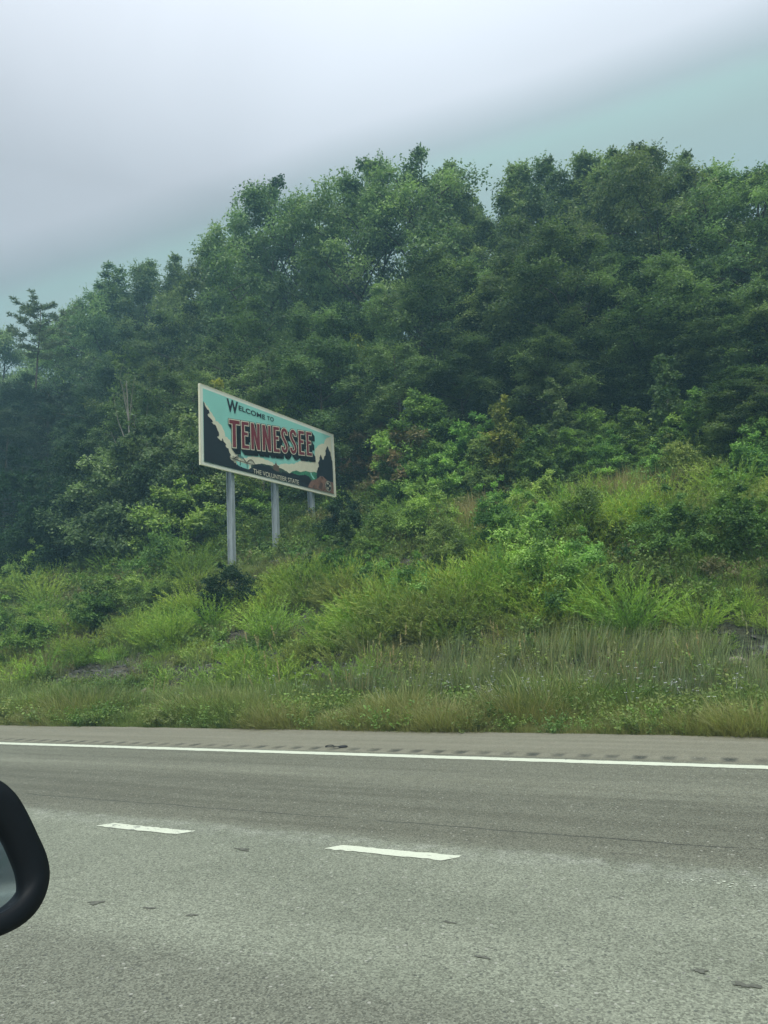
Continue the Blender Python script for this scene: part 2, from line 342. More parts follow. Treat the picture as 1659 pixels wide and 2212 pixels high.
tag(grid('ground', np.linspace(-1200, 1200, 25), np.linspace(-1200, 1200, 25), lambda X, Y: X * 0 - .35, M_SOIL), kind='structure')
xs = np.concatenate([np.linspace(-300, -76, 40), np.arange(-75, 14, .35), np.linspace(14.5, 220, 45)])
ys = np.concatenate([np.arange(10.34, 30, .3), np.arange(30, 70, .8), np.linspace(71, 140, 20)])
tag(grid('hillside', xs, ys, terrain_z, M_SOIL), kind='structure')
M_ROAD = asphalt('asphalt'); M_SHOULDER = asphalt('shoulder_asphalt', True); M_PAINT = paint_mat('road_paint', .615); M_PAINT2 = paint_mat('worn_road_paint', .55)
tag(grid('road', np.linspace(-500, 400, 60), np.array([-9.0, -4, 0, 4, 8.62]), lambda X, Y: X * 0, M_ROAD, False), kind='structure')
def build_shoulder():
    xs = np.concatenate([np.linspace(-400, -27, 60), np.arange(-26, 9, .0258), np.linspace(9.1, 300, 40)])
    ys = np.array([8.62, 8.66, 8.68, 8.72, 8.78, 8.84, 8.90, 8.94, 8.96, 9.0, 9.4, 9.9, 10.25, 10.40, 10.46, 10.47])
    X, Y = np.meshgrid(xs, ys)
    ph = ((X + .924) / .31); d = (ph - np.round(ph)) * .31
    inx = np.clip(1 - (np.abs(d) / .085) ** 2, 0, 1); inr = ((X > -26) & (X < 9))
    iny = sstep(8.66, 8.71, Y) * (1 - sstep(8.90, 8.95, Y))
    g = np.sqrt(inx) * iny * inr
    edge = (vnoise(X / .21, X * 0 + 1.5, 9) - .5) * .09 * (Y > 10.3)
    Z = -.016 * g + np.where(Y > 10.46, -.35, np.where(Y > 10.42, -.02, 0)) + (vnoise(X / .6, Y / .4, 8) - .5) * .004
    V = np.stack([X.ravel(), (Y + edge).ravel(), Z.ravel()], 1); nx, ny = len(xs), len(ys)
    i = (np.arange(ny - 1)[:, None] * nx + np.arange(nx - 1)[None, :]).ravel()
    me = mesh_np('shoulder', V, np.stack([i, i + 1, i + nx + 1, i + nx], 1), True)
    str_ = .35 + .65 * hash2(np.round(ph), Y * 0, 4)
    a = me.attributes.new('dirt', 'FLOAT', 'POINT'); a.data.foreach_set('value', (g * (.3 + .7 * str_) * 1.0 * (.5 + .5 * sstep(8.68, 8.9, Y))).ravel().astype(np.float32))
    return tag(link('shoulder', me, None, M_SHOULDER), kind='structure')
build_shoulder()

def ragged_strip(name, x0, x1, y0, y1, step, amp, seed, mat, ends=0.0, z=.004):
    xs = np.arange(x0, x1 + step * .5, step)
    r = lambda s: (vnoise(xs / .05, xs * 0 + s, seed) - .5) * amp + (vnoise(xs / .35, xs * 0 + s, seed + 1) - .5) * amp
    lo = y0 + r(1.2); hi = y1 + r(7.7)
    if ends:
        t = np.clip(np.minimum((xs - x0), (x1 - xs)) / ends, 0, 1)
        lo = lo + (1 - t) * (y1 - y0) * .05; 
        hi = np.where(xs < x0 + ends, y0 + (hi - y0) * (.15 + .85 * t), hi)
        lo = np.where(xs > x1 - ends, y1 - (y1 - lo) * (.25 + .75 * t), lo)
    V = np.concatenate([np.stack([xs, lo, xs * 0 + z], 1), np.stack([xs, hi, xs * 0 + z], 1)]); n = len(xs); i = np.arange(n - 1)
    return tag(link(name, mesh_np(name, V, np.stack([i, i + 1, i + n + 1, i + n], 1)), None, mat), kind='structure')
ragged_strip('edge_line', -380, -30, 8.325, 8.50, 5, .01, 3, M_PAINT)
ragged_strip('edge_line', -30, 12, 8.325, 8.50, .05, .016, 3, M_PAINT)
ragged_strip('edge_line', 12, 300, 8.325, 8.50, 5, .01, 3, M_PAINT)
for i, x in enumerate((-15.0, -12.61, -10.2, -7.75, -5.37, -2.99, -.6, 1.8, 4.2)):
    if i == 6:
        q = np.random.RandomState(9); V = []; Fq = []
        for _ in range(60):
            cx, cy, r = x + 1.0 * q.rand(), 4.80 + .14 * q.rand(), .002 + .007 * q.rand() ** 2; n0 = len(V)
            for k in range(6): V.append((cx + r * 1.6 * math.cos(k * 1.047) * q.uniform(.6, 1.2), cy + r * math.sin(k * 1.047) * q.uniform(.6, 1.2), .004))
            Fq.append(tuple(range(n0, n0 + 6)))
        tag(link('faded_lane_dash', mesh_py('faded_lane_dash', V, Fq), None, M_PAINT2), kind='structure'); continue
    ragged_strip('lane_dash', x, x + 1.03, 4.80, 4.93, .012, .022, 20 + i, M_PAINT2 if i == 4 else M_PAINT, .09)
def blot(x, y, r, sx, seed, mat, z=.004):
    rr = random.Random(seed); n = 34; ph = [rr.uniform(0, 6.28) for _ in range(4)]
    P = []
    for k in range(n):
        a = 2 * math.pi * k / n; q = r * rr.uniform(.75, 1.3) * (1 + .35 * math.sin(2 * a + ph[0]) + .25 * math.sin(3 * a + ph[1]) + .15 * math.sin(5 * a + ph[2]) + .12 * math.sin(9 * a + ph[3]))
        P.append((x + q * math.cos(a) * sx, y + q * math.sin(a), z))
    tag(link('tar_spot', mesh_py('tar_spot', P, [range(n)]), None, mat), kind='structure')
M_TAR = simple('tar_stain', (.12, .125, .10), .8, noise=.3, nscale=40)
for k, (x, y, r, sx) in enumerate(((-3.84, 3.44, .022, 2.2), (-3.43, 3.48, .018, 1.6), (-3.10, 3.48, .016, 1.9), (-1.32, 3.53, .015, 1.8), (-.17, 3.65, .022, 1.8), (-3.61, 4.62, .02, 3.2), (-.36, 3.72, .014, 2.5), (-1.62, 3.86, .012, 2.5))):
    blot(x, y, r, sx, k, M_TAR)

# ------------------------------------------------------------------ welcome sign
W_, H_ = 8.32, 2.8
SZ = 3.6                                                    # height of the sign's own origin
sign = empty('welcome_sign', (-15.625, 18.199, SZ), math.atan2(.99903, .04408))
tag(sign, 'big welcome billboard on three steel posts, turquoise sky picture with maroon TENNESSEE lettering', 'sign')
B0 = 7.375 - SZ
def flat(k): return -(.030 + .004 * k)
M_WHITE = simple('sign_white', (.70, .74, .63), .45, noise=.05, nscale=3)
M_SKYBLUE = simple('sign_turquoise', (.27, .62, .53), .4, noise=.06, nscale=.8)
M_CREAM = simple('sign_cream', (.68, .67, .50), .45, noise=.05)
M_NAVY = simple('sign_black', (.013, .017, .024), .45, noise=.1)
M_MAROON = simple('sign_maroon', (.18, .022, .035), .45, noise=.12, nscale=14)
M_DGREEN = simple('sign_dark_green', (.045, .085, .055), .5, noise=.3, nscale=12)
M_MGREEN = simple('sign_mid_green', (.05, .22, .12), .5, noise=.3, nscale=9)
M_ROCKP = simple('sign_brown', (.22, .12, .085), .5, noise=.3, nscale=7)
M_CAP = simple('sign_dull_brown', (.13, .085, .06), .5, noise=.2, nscale=18)
M_GALV = simple('galvanized_steel', (.33, .38, .40), .5, metal=.25, noise=.22, nscale=3, streak=(2, 2, .5), bump=.05)
M_GALVD = simple('weathered_steel', (.20, .24, .25), .6, metal=.2, noise=.2, nscale=3)
m = MB(); m.box((.0, -.028, B0), (W_, .03, B0 + H_)); m.build('panel', M_WHITE, sign)
m = MB()
for z in (.25, 1.35, 2.45): m.box((.1, .031, B0 + z), (W_ - .1, .09, B0 + z + .09))
m.build('stringer', M_GALVD, sign)
m = MB(); e = .012
for a, b in (((-.03, -.036, -.03), (W_ + .03, .036, 0)), ((-.03, -.036, H_), (W_ + .03, .036, H_ + .03)), ((-.03, -.036, 0), (0, .036, H_)), ((W_, -.036, 0), (W_ + .03, .036, H_))):
    m.box((a[0], a[1], B0 + a[2]), (b[0], b[1], B0 + b[2]))
m.build('frame', M_CREAM, sign)

def art(name, mat, k, polys, label=None):
    m = MB()
    for P in polys: m.poly([(x, flat(k), B0 + y) for x, y in P])
    o = m.build(name, mat, sign)
    me = o.data
    if label: o['label'] = label
    return o
def fuzz(P, amp, seed, step=.07, closed=False):
    """leafy outline along an open polyline"""
    rr = random.Random(seed); out = []
    for (x0, y0), (x1, y1) in zip(P[:-1], P[1:]):
        n = max(1, int(math.hypot(x1 - x0, y1 - y0) / step))
        for i in range(n):
            t = i / n; out.append((x0 + (x1 - x0) * t + rr.uniform(-amp, amp), y0 + (y1 - y0) * t + rr.uniform(-amp, amp)))
    out.append(P[-1]); return out
def billow(P, h):
    out = []
    for (x0, y0), (x1, y1) in zip(P[:-1], P[1:]):
        dx, dy = x1 - x0, y1 - y0
        for i in range(6):
            t = i / 6; b = math.sin(math.pi * t) * h; L = math.hypot(dx, dy) or 1
            out.append((x0 + dx * t - dy / L * b, y0 + dy * t + dx / L * b))
    out.append(P[-1]); return out
IN = [(.124, .105), (8.145, .105), (8.145, 2.69), (.124, 2.69)]
art('sky_print', M_SKYBLUE, 0, [IN])
cl = [(.154, 2.21), (.268, 2.1), (.361, 2.071), (.443, 1.952), (.616, 1.819), (.741, 1.656), (.925, 1.611), (1.093, 1.49), (1.216, 1.198), (1.38, 1.144), (1.504, 1.063), (1.521, .87), (1.619, .765), (1.796, .691), (1.898, .639)]
art('cloud_print', M_CREAM, 1, [billow(cl[::-1], -.035)[::-1] + [(1.9, .2), (.13, .2)],
    billow([(1.584, .562), (2.1, .56), (2.35, .62), (2.573, .728), (2.9, .77), (3.2, .80), (3.45, .76), (3.742, .754), (3.978, .70), (4.3, .70), (4.535, .80), (4.95, .86), (5.309, .935), (5.55, 1.05), (5.9, 1.18), (6.2, 1.19), (6.481, 1.204), (6.72, 1.30), (6.83, 1.55), (6.83, 1.80), (6.974, 1.95), (7.209, 2.123), (7.553, 2.236), (7.70, 2.48), (7.95, 2.60), (8.13, 2.66)], .03) + [(8.14, .2), (1.584, .2)]])
art('water_print', M_SKYBLUE, 2, [[(1.75, .42), (2.5, .41), (2.45, .2), (1.9, .2)]])
art('far_hill_print', M_DGREEN, 2, [fuzz([(2.60, .41), (2.978, .532), (3.324, .604), (3.732, .6), (4.154, .62), (4.429, .60), (4.766, .545), (5.05, .48)], .012, 3) + [(5.1, .2), (2.6, .2)]])
art('green_hill_print', M_MGREEN, 2, [fuzz([(4.952, .485), (5.154, .609), (5.422, .702), (5.684, .678), (6.099, .787), (6.374, .78), (6.661, .848), (6.89, .857)], .008, 5) + [(7.15, .75), (7.0, .3), (5.0, .3)]])
art('river_print', M_SKYBLUE, 3, [[(6.408, .765), (6.5, .78), (6.52, .692), (6.627, .627), (6.74, .545), (6.619, .534), (6.513, .608), (6.449, .681)]])
art('building_print', M_CAP, 3, [[(4.088, .84), (4.10, .84), (4.112, .76), (4.15, .745), (4.155, .70), (4.19, .69), (4.285, .665), (4.285, .45), (3.914, .45), (3.914, .655), (4.0, .68), (4.03, .70), (4.04, .745), (4.078, .76)]])
dk = fuzz([(1.984, .25), (2.196, .245), (2.409, .21), (2.689, .345), (2.92, .496), (3.151, .54), (3.378, .53), (3.672, .56), (3.847, .53), (3.962, .46), (4.17, .426), (4.415, .428), (4.513, .50), (4.638, .50), (4.823, .456), (5.149, .549), (5.408, .532), (5.741, .546), (6.02, .63), (6.256, .60), (6.421, .511), (6.5, .462)], .02, 8, .06)
tl = fuzz([(.13, 2.225), (.22, 2.088), (.265, 2.012), (.405, 1.96), (.431, 1.88), (.314, 1.792), (.445, 1.726), (.576, 1.653), (.592, 1.569), (.50, 1.555), (.677, 1.502), (.795, 1.423), (.864, 1.298), (.878, 1.161), (.76, 1.092), (.903, 1.044), (1.024, .992), (1.064, 1.131), (1.123, 1.002), (1.265, .933), (1.191, .84), (1.35, .794), (1.397, .722), (1.468, .605), (1.427, .48), (1.526, .41), (1.727, .322), (1.88, .26), (1.984, .25)], .022, 11, .05)
art('dark_wood_print', M_NAVY, 4, [tl + [(2.0, .107), (.128, .107)], [(1.99, .25)] + dk[1:] + [(6.40, .107), (1.99, .107)]])
tr = fuzz([(6.858, .60), (6.895, .921), (7.043, 1.114), (7.022, 1.279), (7.149, 1.471), (7.127, 1.552), (7.202, 1.651), (7.257, 1.696), (7.341, 1.571), (7.386, 1.493), (7.448, 1.526), (7.536, 1.671), (7.64, 1.82), (7.605, 1.921), (7.743, 2.1), (7.81, 2.166), (7.891, 2.064), (7.945, 1.987), (8.032, 1.938), (8.042, 1.809), (8.10, 1.739), (8.098, 1.601), (8.14, 1.575)], .025, 13, .05)
art('conifer_print', M_NAVY, 4, [tr + [(8.14, .4), (6.9, .4)]])
art('rock_print', M_ROCKP, 5, [[(6.192, .109), (6.336, .334), (6.486, .46), (6.775, .534), (7.0, .644), (7.117, .739), (7.338, .761), (7.516, .684), (7.733, .611), (7.884, .613), (8.141, .612), (8.141, .109)]])
M_ROCKD = simple('sign_deep_brown', (.10, .055, .042), .5)
for P in [[(6.5, .15), (6.7, .34), (6.62, .12)], [(6.95, .2), (7.15, .5), (7.0, .6), (7.3, .42), (7.2, .15)], [(7.3, .14), (7.45, .3), (7.38, .13)], [(7.15, .72), (7.35, .6), (7.3, .74)]]: art('rock_shade_print', M_ROCKD, 6, [P])
def bar(x0, y0, x1, y1, w):
    L = math.hypot(x1 - x0, y1 - y0); nx, ny = -(y1 - y0) / L * w / 2, (x1 - x0) / L * w / 2
    return [(x0 - nx, y0 - ny), (x1 - nx, y1 - ny), (x1 + nx, y1 + ny), (x0 + nx, y0 + ny)]
br = [bar(1.40, .48, 2.95, .44, .022), bar(1.98, .46, 1.98, .30, .03), bar(2.36, .45, 2.36, .24, .03), bar(2.80, .44, 2.80, .34, .03)]
def arch(x0, x1, h, y0=.46):
    A = [(x0 + (x1 - x0) * t / 10, y0 + h * math.sin(math.pi * t / 10)) for t in range(11)]
    B = [(x, y0 + (y - y0) * .74) for x, y in A]
    for i in range(10):
        br.append(bar(*A[i], *A[i + 1], .016)); br.append(bar(*B[i], *B[i + 1], .013)); br.append(bar(*A[i], *B[i + 1], .009)) if 0 < i else None
        if i: br.append(bar(*B[i], B[i][0], y0, .006))
arch(1.62, 2.34, .20); arch(2.34, 2.84, .17)
art('bridge_print', M_NAVY, 5, br)
# state roundel
def disc(cx, cy, r, n=40): return [(cx + r * math.cos(2 * math.pi * i / n), cy + r * math.sin(2 * math.pi * i / n)) for i in range(n)]
def star(cx, cy, r, rot): return [(cx + (r if i % 2 == 0 else r * .4) * math.cos(rot + math.pi * i / 5), cy + (r if i % 2 == 0 else r * .4) * math.sin(rot + math.pi * i / 5)) for i in range(10)]
art('roundel_edge', M_NAVY, 6, [disc(7.728, .392, .245)]); art('roundel_ring', M_CREAM, 7, [disc(7.728, .392, .225)]); art('roundel', M_NAVY, 8, [disc(7.728, .392, .203)])
art('roundel_stars', M_CREAM, 9, [star(7.67, .50, .082, 1.9), star(7.83, .42, .082, 1.3), star(7.67, .295, .082, 1.5)])

# TENNESSEE: maroon block letters, cream outline, black block shadow; the word climbs to the right
SL = .1245
def inset(P, d):
    n = len(P); A = sum(P[i][0] * P[(i + 1) % n][1] - P[(i + 1) % n][0] * P[i][1] for i in range(n)); s = 1 if A > 0 else -1; out = []
    for i in range(n):
        p0, p1, p2 = P[i - 1], P[i], P[(i + 1) % n]
        a = (p1[0] - p0[0], p1[1] - p0[1]); b = (p2[0] - p1[0], p2[1] - p1[1]); la, lb = math.hypot(*a), math.hypot(*b)
        na = (-a[1] / la * s, a[0] / la * s); nb = (-b[1] / lb * s, b[0] / lb * s)
        k = 1 + na[0] * nb[0] + na[1] * nb[1]; k = max(k, .35)
        out.append((p1[0] + d * (na[0] + nb[0]) / k, p1[1] + d * (na[1] + nb[1]) / k))
    return out
HT = 1.06
def L_T(x0, x1):
    c, w, t = (x0 + x1) / 2 - .03, .115, .19
    return [(x0, HT), (x0, HT - t), (c - w, HT - t), (c - w, 0), (c + w, 0), (c + w, HT - t), (x1, HT - t), (x1, HT)][::-1]
def L_E(x0, x1):
    w, t = .20, .17; m0 = HT * .47
    return [(x0, 0), (x1, 0), (x1, t), (x0 + w, t), (x0 + w, m0), (x1 - .06, m0), (x1 - .06, m0 + t), (x0 + w, m0 + t), (x0 + w, HT - t), (x1, HT - t), (x1, HT), (x0, HT)]
def L_N(x0, x1):
    w = .20
    return [(x0, 0), (x0 + w, 0), (x0 + w, HT * .52), (x1 - w - .01, 0), (x1, 0), (x1, HT), (x1 - w, HT), (x1 - w, HT * .48), (x0 + w + .01, HT), (x0, HT)]
def S_center(x0, x1, w):
    c = (x0 + x1) / 2; h = w / 2; rx = (x1 - x0) / 2 - h; pts = []
    ty, by = HT - h - .17, h + .17; ry = .17
    for i in range(0, 13): a = math.radians(-12 + 192 * i / 12); pts.append((c + rx * math.cos(a), ty + ry * math.sin(a)))
    for t in (.2, .4, .6, .8): u = t * t * (3 - 2 * t); pts.append((c - rx + 2 * rx * u, ty - (ty - by) * t))
    for i in range(0, 13): a = math.radians(0 - 192 * i / 12); pts.append((c + rx * math.cos(a), by + ry * math.sin(a)))
    return pts
def ribbon(P, w, trim=0):
    P = list(P); L_, R2 = [], []
    for i, p in enumerate(P):
        a = P[max(i - 1, 0)]; b = P[min(i + 1, len(P) - 1)]; dx, dy = b[0] - a[0], b[1] - a[1]; l = math.hypot(dx, dy); nx, ny = -dy / l * w / 2, dx / l * w / 2
        ox = oy = 0
        if i == 0: ox, oy = dx / l * trim, dy / l * trim
        if i == len(P) - 1: ox, oy = -dx / l * trim, -dy / l * trim
        L_.append((p[0] + nx + ox, p[1] + ny + oy)); R2.append((p[0] - nx + ox, p[1] - ny + oy))
    return R2 + L_[::-1]
WORD = [('T', 1.39, 2.01), ('E', 2.06, 2.51), ('N', 2.585, 3.15), ('N', 3.255, 3.82), ('E', 3.93, 4.365), ('S', 4.43, 4.905), ('S', 5.00, 5.50), ('E', 5.60, 6.05), ('E', 6.16, 6.585)]
def word_polys(grow):
    out = []
    for ch, x0, x1 in WORD:
        if ch == 'S': P = ribbon(S_center(x0, x1, .185), .185 + 2 * grow, -grow)
        else: P = inset({'T': L_T, 'E': L_E, 'N': L_N}[ch](x0, x1), -grow)
        out.append([(x, y + .667 + SL * x) for x, y in P])
    return out
DX, DY = .215, -.165
def sweep(P):
    q = [P, [(x + DX, y + DY) for x, y in P]]; n = len(P); F = []
    for i in range(n):
        a, b = P[i], P[(i + 1) % n]; F.append([a, b, (b[0] + DX, b[1] + DY), (a[0] + DX, a[1] + DY)])
    return q + F
sh = []
for P in word_polys(.025): sh += sweep(P)
art('letter_shadow', M_NAVY, 5, sh, 'black block shadow behind the maroon letters')
for nm, mt, gr, k in (('letter_outline', M_CREAM, .008, 7), ('letter_face', M_MAROON, -.026, 8)):
    for (ch, _, _), P in zip(WORD, word_polys(gr)):
        art('letter' if nm == 'letter_face' else 'letter_edge', mt, k, [P])
def text(body, x0, y0, x1, y1, bold, mat, k, slope=0, label=None):
    cu = bpy.data.curves.new('lettering', 'FONT'); cu.body = body; cu.size = 1; cu.offset = bold; cu.fill_mode = 'FRONT' if hasattr(cu, 'fill_mode') else cu.fill_mode
    o = bpy.data.objects.new('lettering_source', cu); COL.objects.link(o)
    me = bpy.data.meshes.new_from_object(o.evaluated_get(bpy.context.evaluated_depsgraph_get())); bpy.data.objects.remove(o)
    co = np.zeros(len(me.vertices) * 3, np.float32); me.vertices.foreach_get('co', co); co = co.reshape(-1, 3)
    mn, mxx = co.min(0), co.max(0); u = (co[:, 0] - mn[0]) / (mxx[0] - mn[0]); v = (co[:, 1] - mn[1]) / (mxx[1] - mn[1])
    X = x0 + u * (x1 - x0); Z = y0 + v * (y1 - y0) + slope * (X - x0)
    me.vertices.foreach_set('co', np.stack([X, X * 0 + flat(k), B0 + Z], 1).astype(np.float32).ravel()); me.update()
    o = link('lettering', me, sign, mat)
    o['label'] = 'lettering reading ' + body if not label else label
text('W', 1.32, 2.175, 1.935, 2.655, .035, M_NAVY, 3, label='tall black W that starts the welcome line')
text('ELCOME', 1.965, 2.36, 3.50, 2.55, .018, M_NAVY, 3)
text('TO', 3.618, 2.375, 4.04, 2.545, .012, M_NAVY, 3, .07)
text('THE VOLUNTEER STATE', 2.696, .125, 5.56, .305, .0, M_CREAM, 6)
def post(s, zt_):
    m = MB(); g = .012; d, f, t, w = .235, .085, .02, .016
    y0 = .095
    bot = -1.2
    m.box((s - f, y0, bot), (s + f, y0 + t, zt_)); m.box((s - f, y0 + d - t, bot), (s + f, y0 + d, zt_)); m.box((s - w, y0 + t, bot), (s + w, y0 + d - t, zt_))
    p = m.build('post', M_GALV, sign)
    m = MB(); m.box((s - f - .02, .032, B0 + .02), (s - f + .05, .094, B0 + .14)); m.build('bracket', M_GALVD, p)
    m = MB(); m.box((s + f - .05, .032, B0 + .02), (s + f + .02, .094, B0 + .14)); m.build('bracket', M_GALVD, p)
for s in (1.73, 4.30, 6.76): post(s, B0 + H_ - .2)

# ------------------------------------------------------------------ side mirror of the car
def build_mirror():
    P0 = Vector((-.7449, .5392, 1.3615)); n = Vector((0.97954, -0.15771, 0.12504)).normalized(); ex = Vector((0.15895, 0.98729, -0.00000)).normalized(); ey = n.cross(ex)
    root = empty('side_mirror', tuple(P0)); root.matrix_world = Matrix(((ex.x, ey.x, n.x, P0.x), (ex.y, ey.y, n.y, P0.y), (ex.z, ey.z, n.z, P0.z), (0, 0, 0, 1)))
    tag(root, 'black car side mirror at the lower left margin, cut off by the picture edge', 'mirror')
    outer = [(0.0029, 0.0979), (0.0081, 0.0942), (0.0151, 0.0879), (0.0202, 0.0806), (0.0289, 0.064), (0.0373, 0.0447), (0.0441, 0.0283), (0.0512, 0.0135), (0.0537, 0.0044), (0.0568, -0.0096), (0.0558, -0.0203), (0.0529, -0.0312), (0.0467, -0.0427), (0.039, -0.0501), (0.0278, -0.0563), (0.0136, -0.0599), (-0.0018, -0.0604), (-0.0296, -0.0581), (-0.0599, -0.0506), (-0.1002, -0.0361), (-0.1228, -0.0202), (-0.1322, 0.0026), (-0.1348, 0.0552), (-0.1281, 0.1074), (-0.1129, 0.128), (-0.0885, 0.1302), (-0.0447, 0.1224), (-0.0166, 0.1106)]
    glass = [(0.0012, 0.0398), (0.0053, 0.0331), (0.0133, 0.0127), (0.0191, -0.0037), (0.0213, -0.0183), (0.0205, -0.0264), (0.0162, -0.033), (0.0075, -0.0366), (-0.0011, -0.0379), (-0.0291, -0.0366), (-0.0597, -0.0297), (-0.0963, -0.0173), (-0.1118, -0.0041), (-0.1177, 0.0178), (-0.1182, 0.0714), (-0.1107, 0.0994), (-0.0967, 0.1073), (-0.054, 0.0986), (-0.0267, 0.0831), (-0.0105, 0.0611)]
    def resample(P, n_):
        P = P + [P[0]]; d = [0]
        for a, b in zip(P[:-1], P[1:]): d.append(d[-1] + math.hypot(b[0] - a[0], b[1] - a[1]))
        out = []
        for i in range(n_):
            t = d[-1] * i / n_; j = max(k for k in range(len(d) - 1) if d[k] <= t); u = (t - d[j]) / (d[j + 1] - d[j]); out.append((P[j][0] + (P[j + 1][0] - P[j][0]) * u, P[j][1] + (P[j + 1][1] - P[j][1]) * u))
        for _ in range(2): out = [((out[i - 1][0] + 2 * out[i][0] + out[(i + 1) % n_][0]) / 4, (out[i - 1][1] + 2 * out[i][1] + out[(i + 1) % n_][1]) / 4) for i in range(n_)]
        return out
    n_ = 96; O = resample(outer, n_); G = resample(glass, n_)
    cx, cy = sum(p[0] for p in O) / n_, sum(p[1] for p in O) / n_
    m = MB()
    def ring(P, z): m.V.extend((x, y, z) for x, y in P)
    def lerp(A, B, t): return [(a[0] + (b[0] - a[0]) * t, a[1] + (b[1] - a[1]) * t) for a, b in zip(A, B)]
    C = [(cx, cy)] * n_
    rings = [(G, -.004), (G, .002), (lerp(G, O, .25), .008), (lerp(G, O, .7), .010), (lerp(G, O, .92), .006), (O, -.004), (lerp(O, C, .0), -.014), (lerp(O, C, .02), -.0155), (lerp(O, C, .02), -.018), (lerp(O, C, .0), -.0195), (lerp(O, C, .06), -.045), (lerp(O, C, .2), -.075), (lerp(O, C, .45), -.1), (lerp(O, C, .75), -.112), (lerp(O, C, .98), -.115)]
    for P, z in rings: ring(P, z)
    for r in range(len(rings) - 1):
        for j in range(n_): m.F.append((r * n_ + j, r * n_ + (j + 1) % n_, (r + 1) * n_ + (j + 1) % n_, (r + 1) * n_ + j))
    m.F.append(tuple((len(rings) - 1) * n_ + j for j in range(n_)))
    h = m.build('housing', simple('black_plastic', (.003, .006, .009), .6, noise=.1, nscale=60, spec=.25), root, True)
    m = MB(); m.poly([(x, y, -.003) for x, y in G])
    gm, nt, out = new_mat('mirror_glass'); b = nt.nodes.new('ShaderNodeBsdfPrincipled'); b.inputs['Base Color'].default_value = (.50, .60, .68, 1); b.inputs['Metallic'].default_value = 1; b.inputs['Roughness'].default_value = .06
    no = nt.nodes.new('ShaderNodeTexNoise'); no.inputs['Scale'].default_value = 30; rg = nt.nodes.new('ShaderNodeMapRange'); rg.inputs[3].default_value = .03; rg.inputs[4].default_value = .06
    nt.links.new(no.outputs[0], rg.inputs[0]); nt.links.new(rg.outputs[0], b.inputs['Roughness']); nt.links.new(b.outputs[0], out.inputs[0])
    m.build('glass', gm, root)
    m = MB(); m.tube([(-.10, .0, -.05), (-.17, -.02, -.055), (-.24, -.03, -.06)], [.03, .026, .034], 12); m.build('arm', simple('black_arm', (.008, .010, .013), .5), root, True)
build_mirror()

# ------------------------------------------------------------------ litter on the shoulder, stones
def build_debris():
    root = empty('hand_fan', (-5.27, 8.60, .004)); root.location = (-5.27, 8.90, .003)
    tag(root, 'small black paddle with looped handle lying on the shoulder by the white edge line', 'litter')
    mt = simple('black_rubber', (.012, .015, .018), .6)
    m = MB(); pts = []
    for i in range(25):
        a = 2 * math.pi * i / 24; x = -.115 + .058 * math.cos(a); pts.append((x, .062 * math.sin(a) * (1 - .35 * math.cos(a)), .012))
    m.tube(pts, .0065, 6, False); m.build('loop', mt, root, True)
    m = MB(); m.tube([(-.057, .0, .012), (-.05, -.02, .01), (-.01, -.012, .011), (.04, -.005, .011)], .006, 6); m.build('handle', mt, root, True)
    m = MB(); n = 28; m.V = [(.095 + .065 * math.cos(2 * math.pi * i / n) * k, .066 * math.sin(2 * math.pi * i / n) * k, z) for k, z in ((1, .004), (1, .012), (.85, .018)) for i in range(n)]
    for r in (0, 1):
        for j in range(n): m.F.append((r * n + j, r * n + (j + 1) % n, (r + 1) * n + (j + 1) % n, (r + 1) * n + j))
    m.F.append(tuple(2 * n + j for j in range(n))); m.build('blade', mt, root, True)
build_debris()
M_STONE = simple('sandstone', (.30, .255, .215), .9, noise=.25, nscale=5, bump=.5)
M_SHALE = simple('shale', (.09, .09, .08), .85, noise=.35, nscale=6, bump=.5)
def rock(x, y, sx, sy, sz, seed, mat, label=None, cat=None, group=None, name='rock'):
    rr = np.random.RandomState(seed); import bmesh
    bm = bmesh.new(); bmesh.ops.create_icosphere(bm, subdivisions=3, radius=1)
    planes = [(v / np.linalg.norm(v), rr.uniform(.55, .9)) for v in rr.normal(size=(9, 3))]
    for v in bm.verts:
        p = np.array(v.co)
        for nn, d in planes:
            k = p @ nn
            if k > d: p = p - nn * (k - d) * .92
        v.co = p * (1 + .04 * rr.randn())
    me = bpy.data.meshes.new(name); bm.to_mesh(me); bm.free()
    o = link(name, me, None, mat); o.location = (x, y, float(terrain_z(x, y)) + sz * .25); o.scale = (sx, sy, sz); o.rotation_euler = (rr.uniform(-.3, .3), rr.uniform(-.3, .3), rr.uniform(0, 6))
    tag(o, label, cat, group); return o
rock(-13.31, 13.40, .30, .2, .17, 1, M_STONE, 'pinkish grey boulder lying in the dark shale at the foot of the slope, left part', 'rock')
rock(-13.79, 13.45, .13, .1, .08, 2, M_STONE, 'small pale stone just left of the pinkish boulder', 'rock')
rock(-0.14, 13.90, .28, .18, .15, 3, M_STONE, 'greyish boulder in the weeds near the right margin', 'rock')
rock(-10.08, 13.60, .14, .12, .09, 4, M_STONE, 'small tan stone at the slope foot below the sign', 'rock')
rock(-7.95, 13.70, .12, .12, .09, 5, M_STONE, 'small pale stone on the bare bank left of the middle', 'rock')


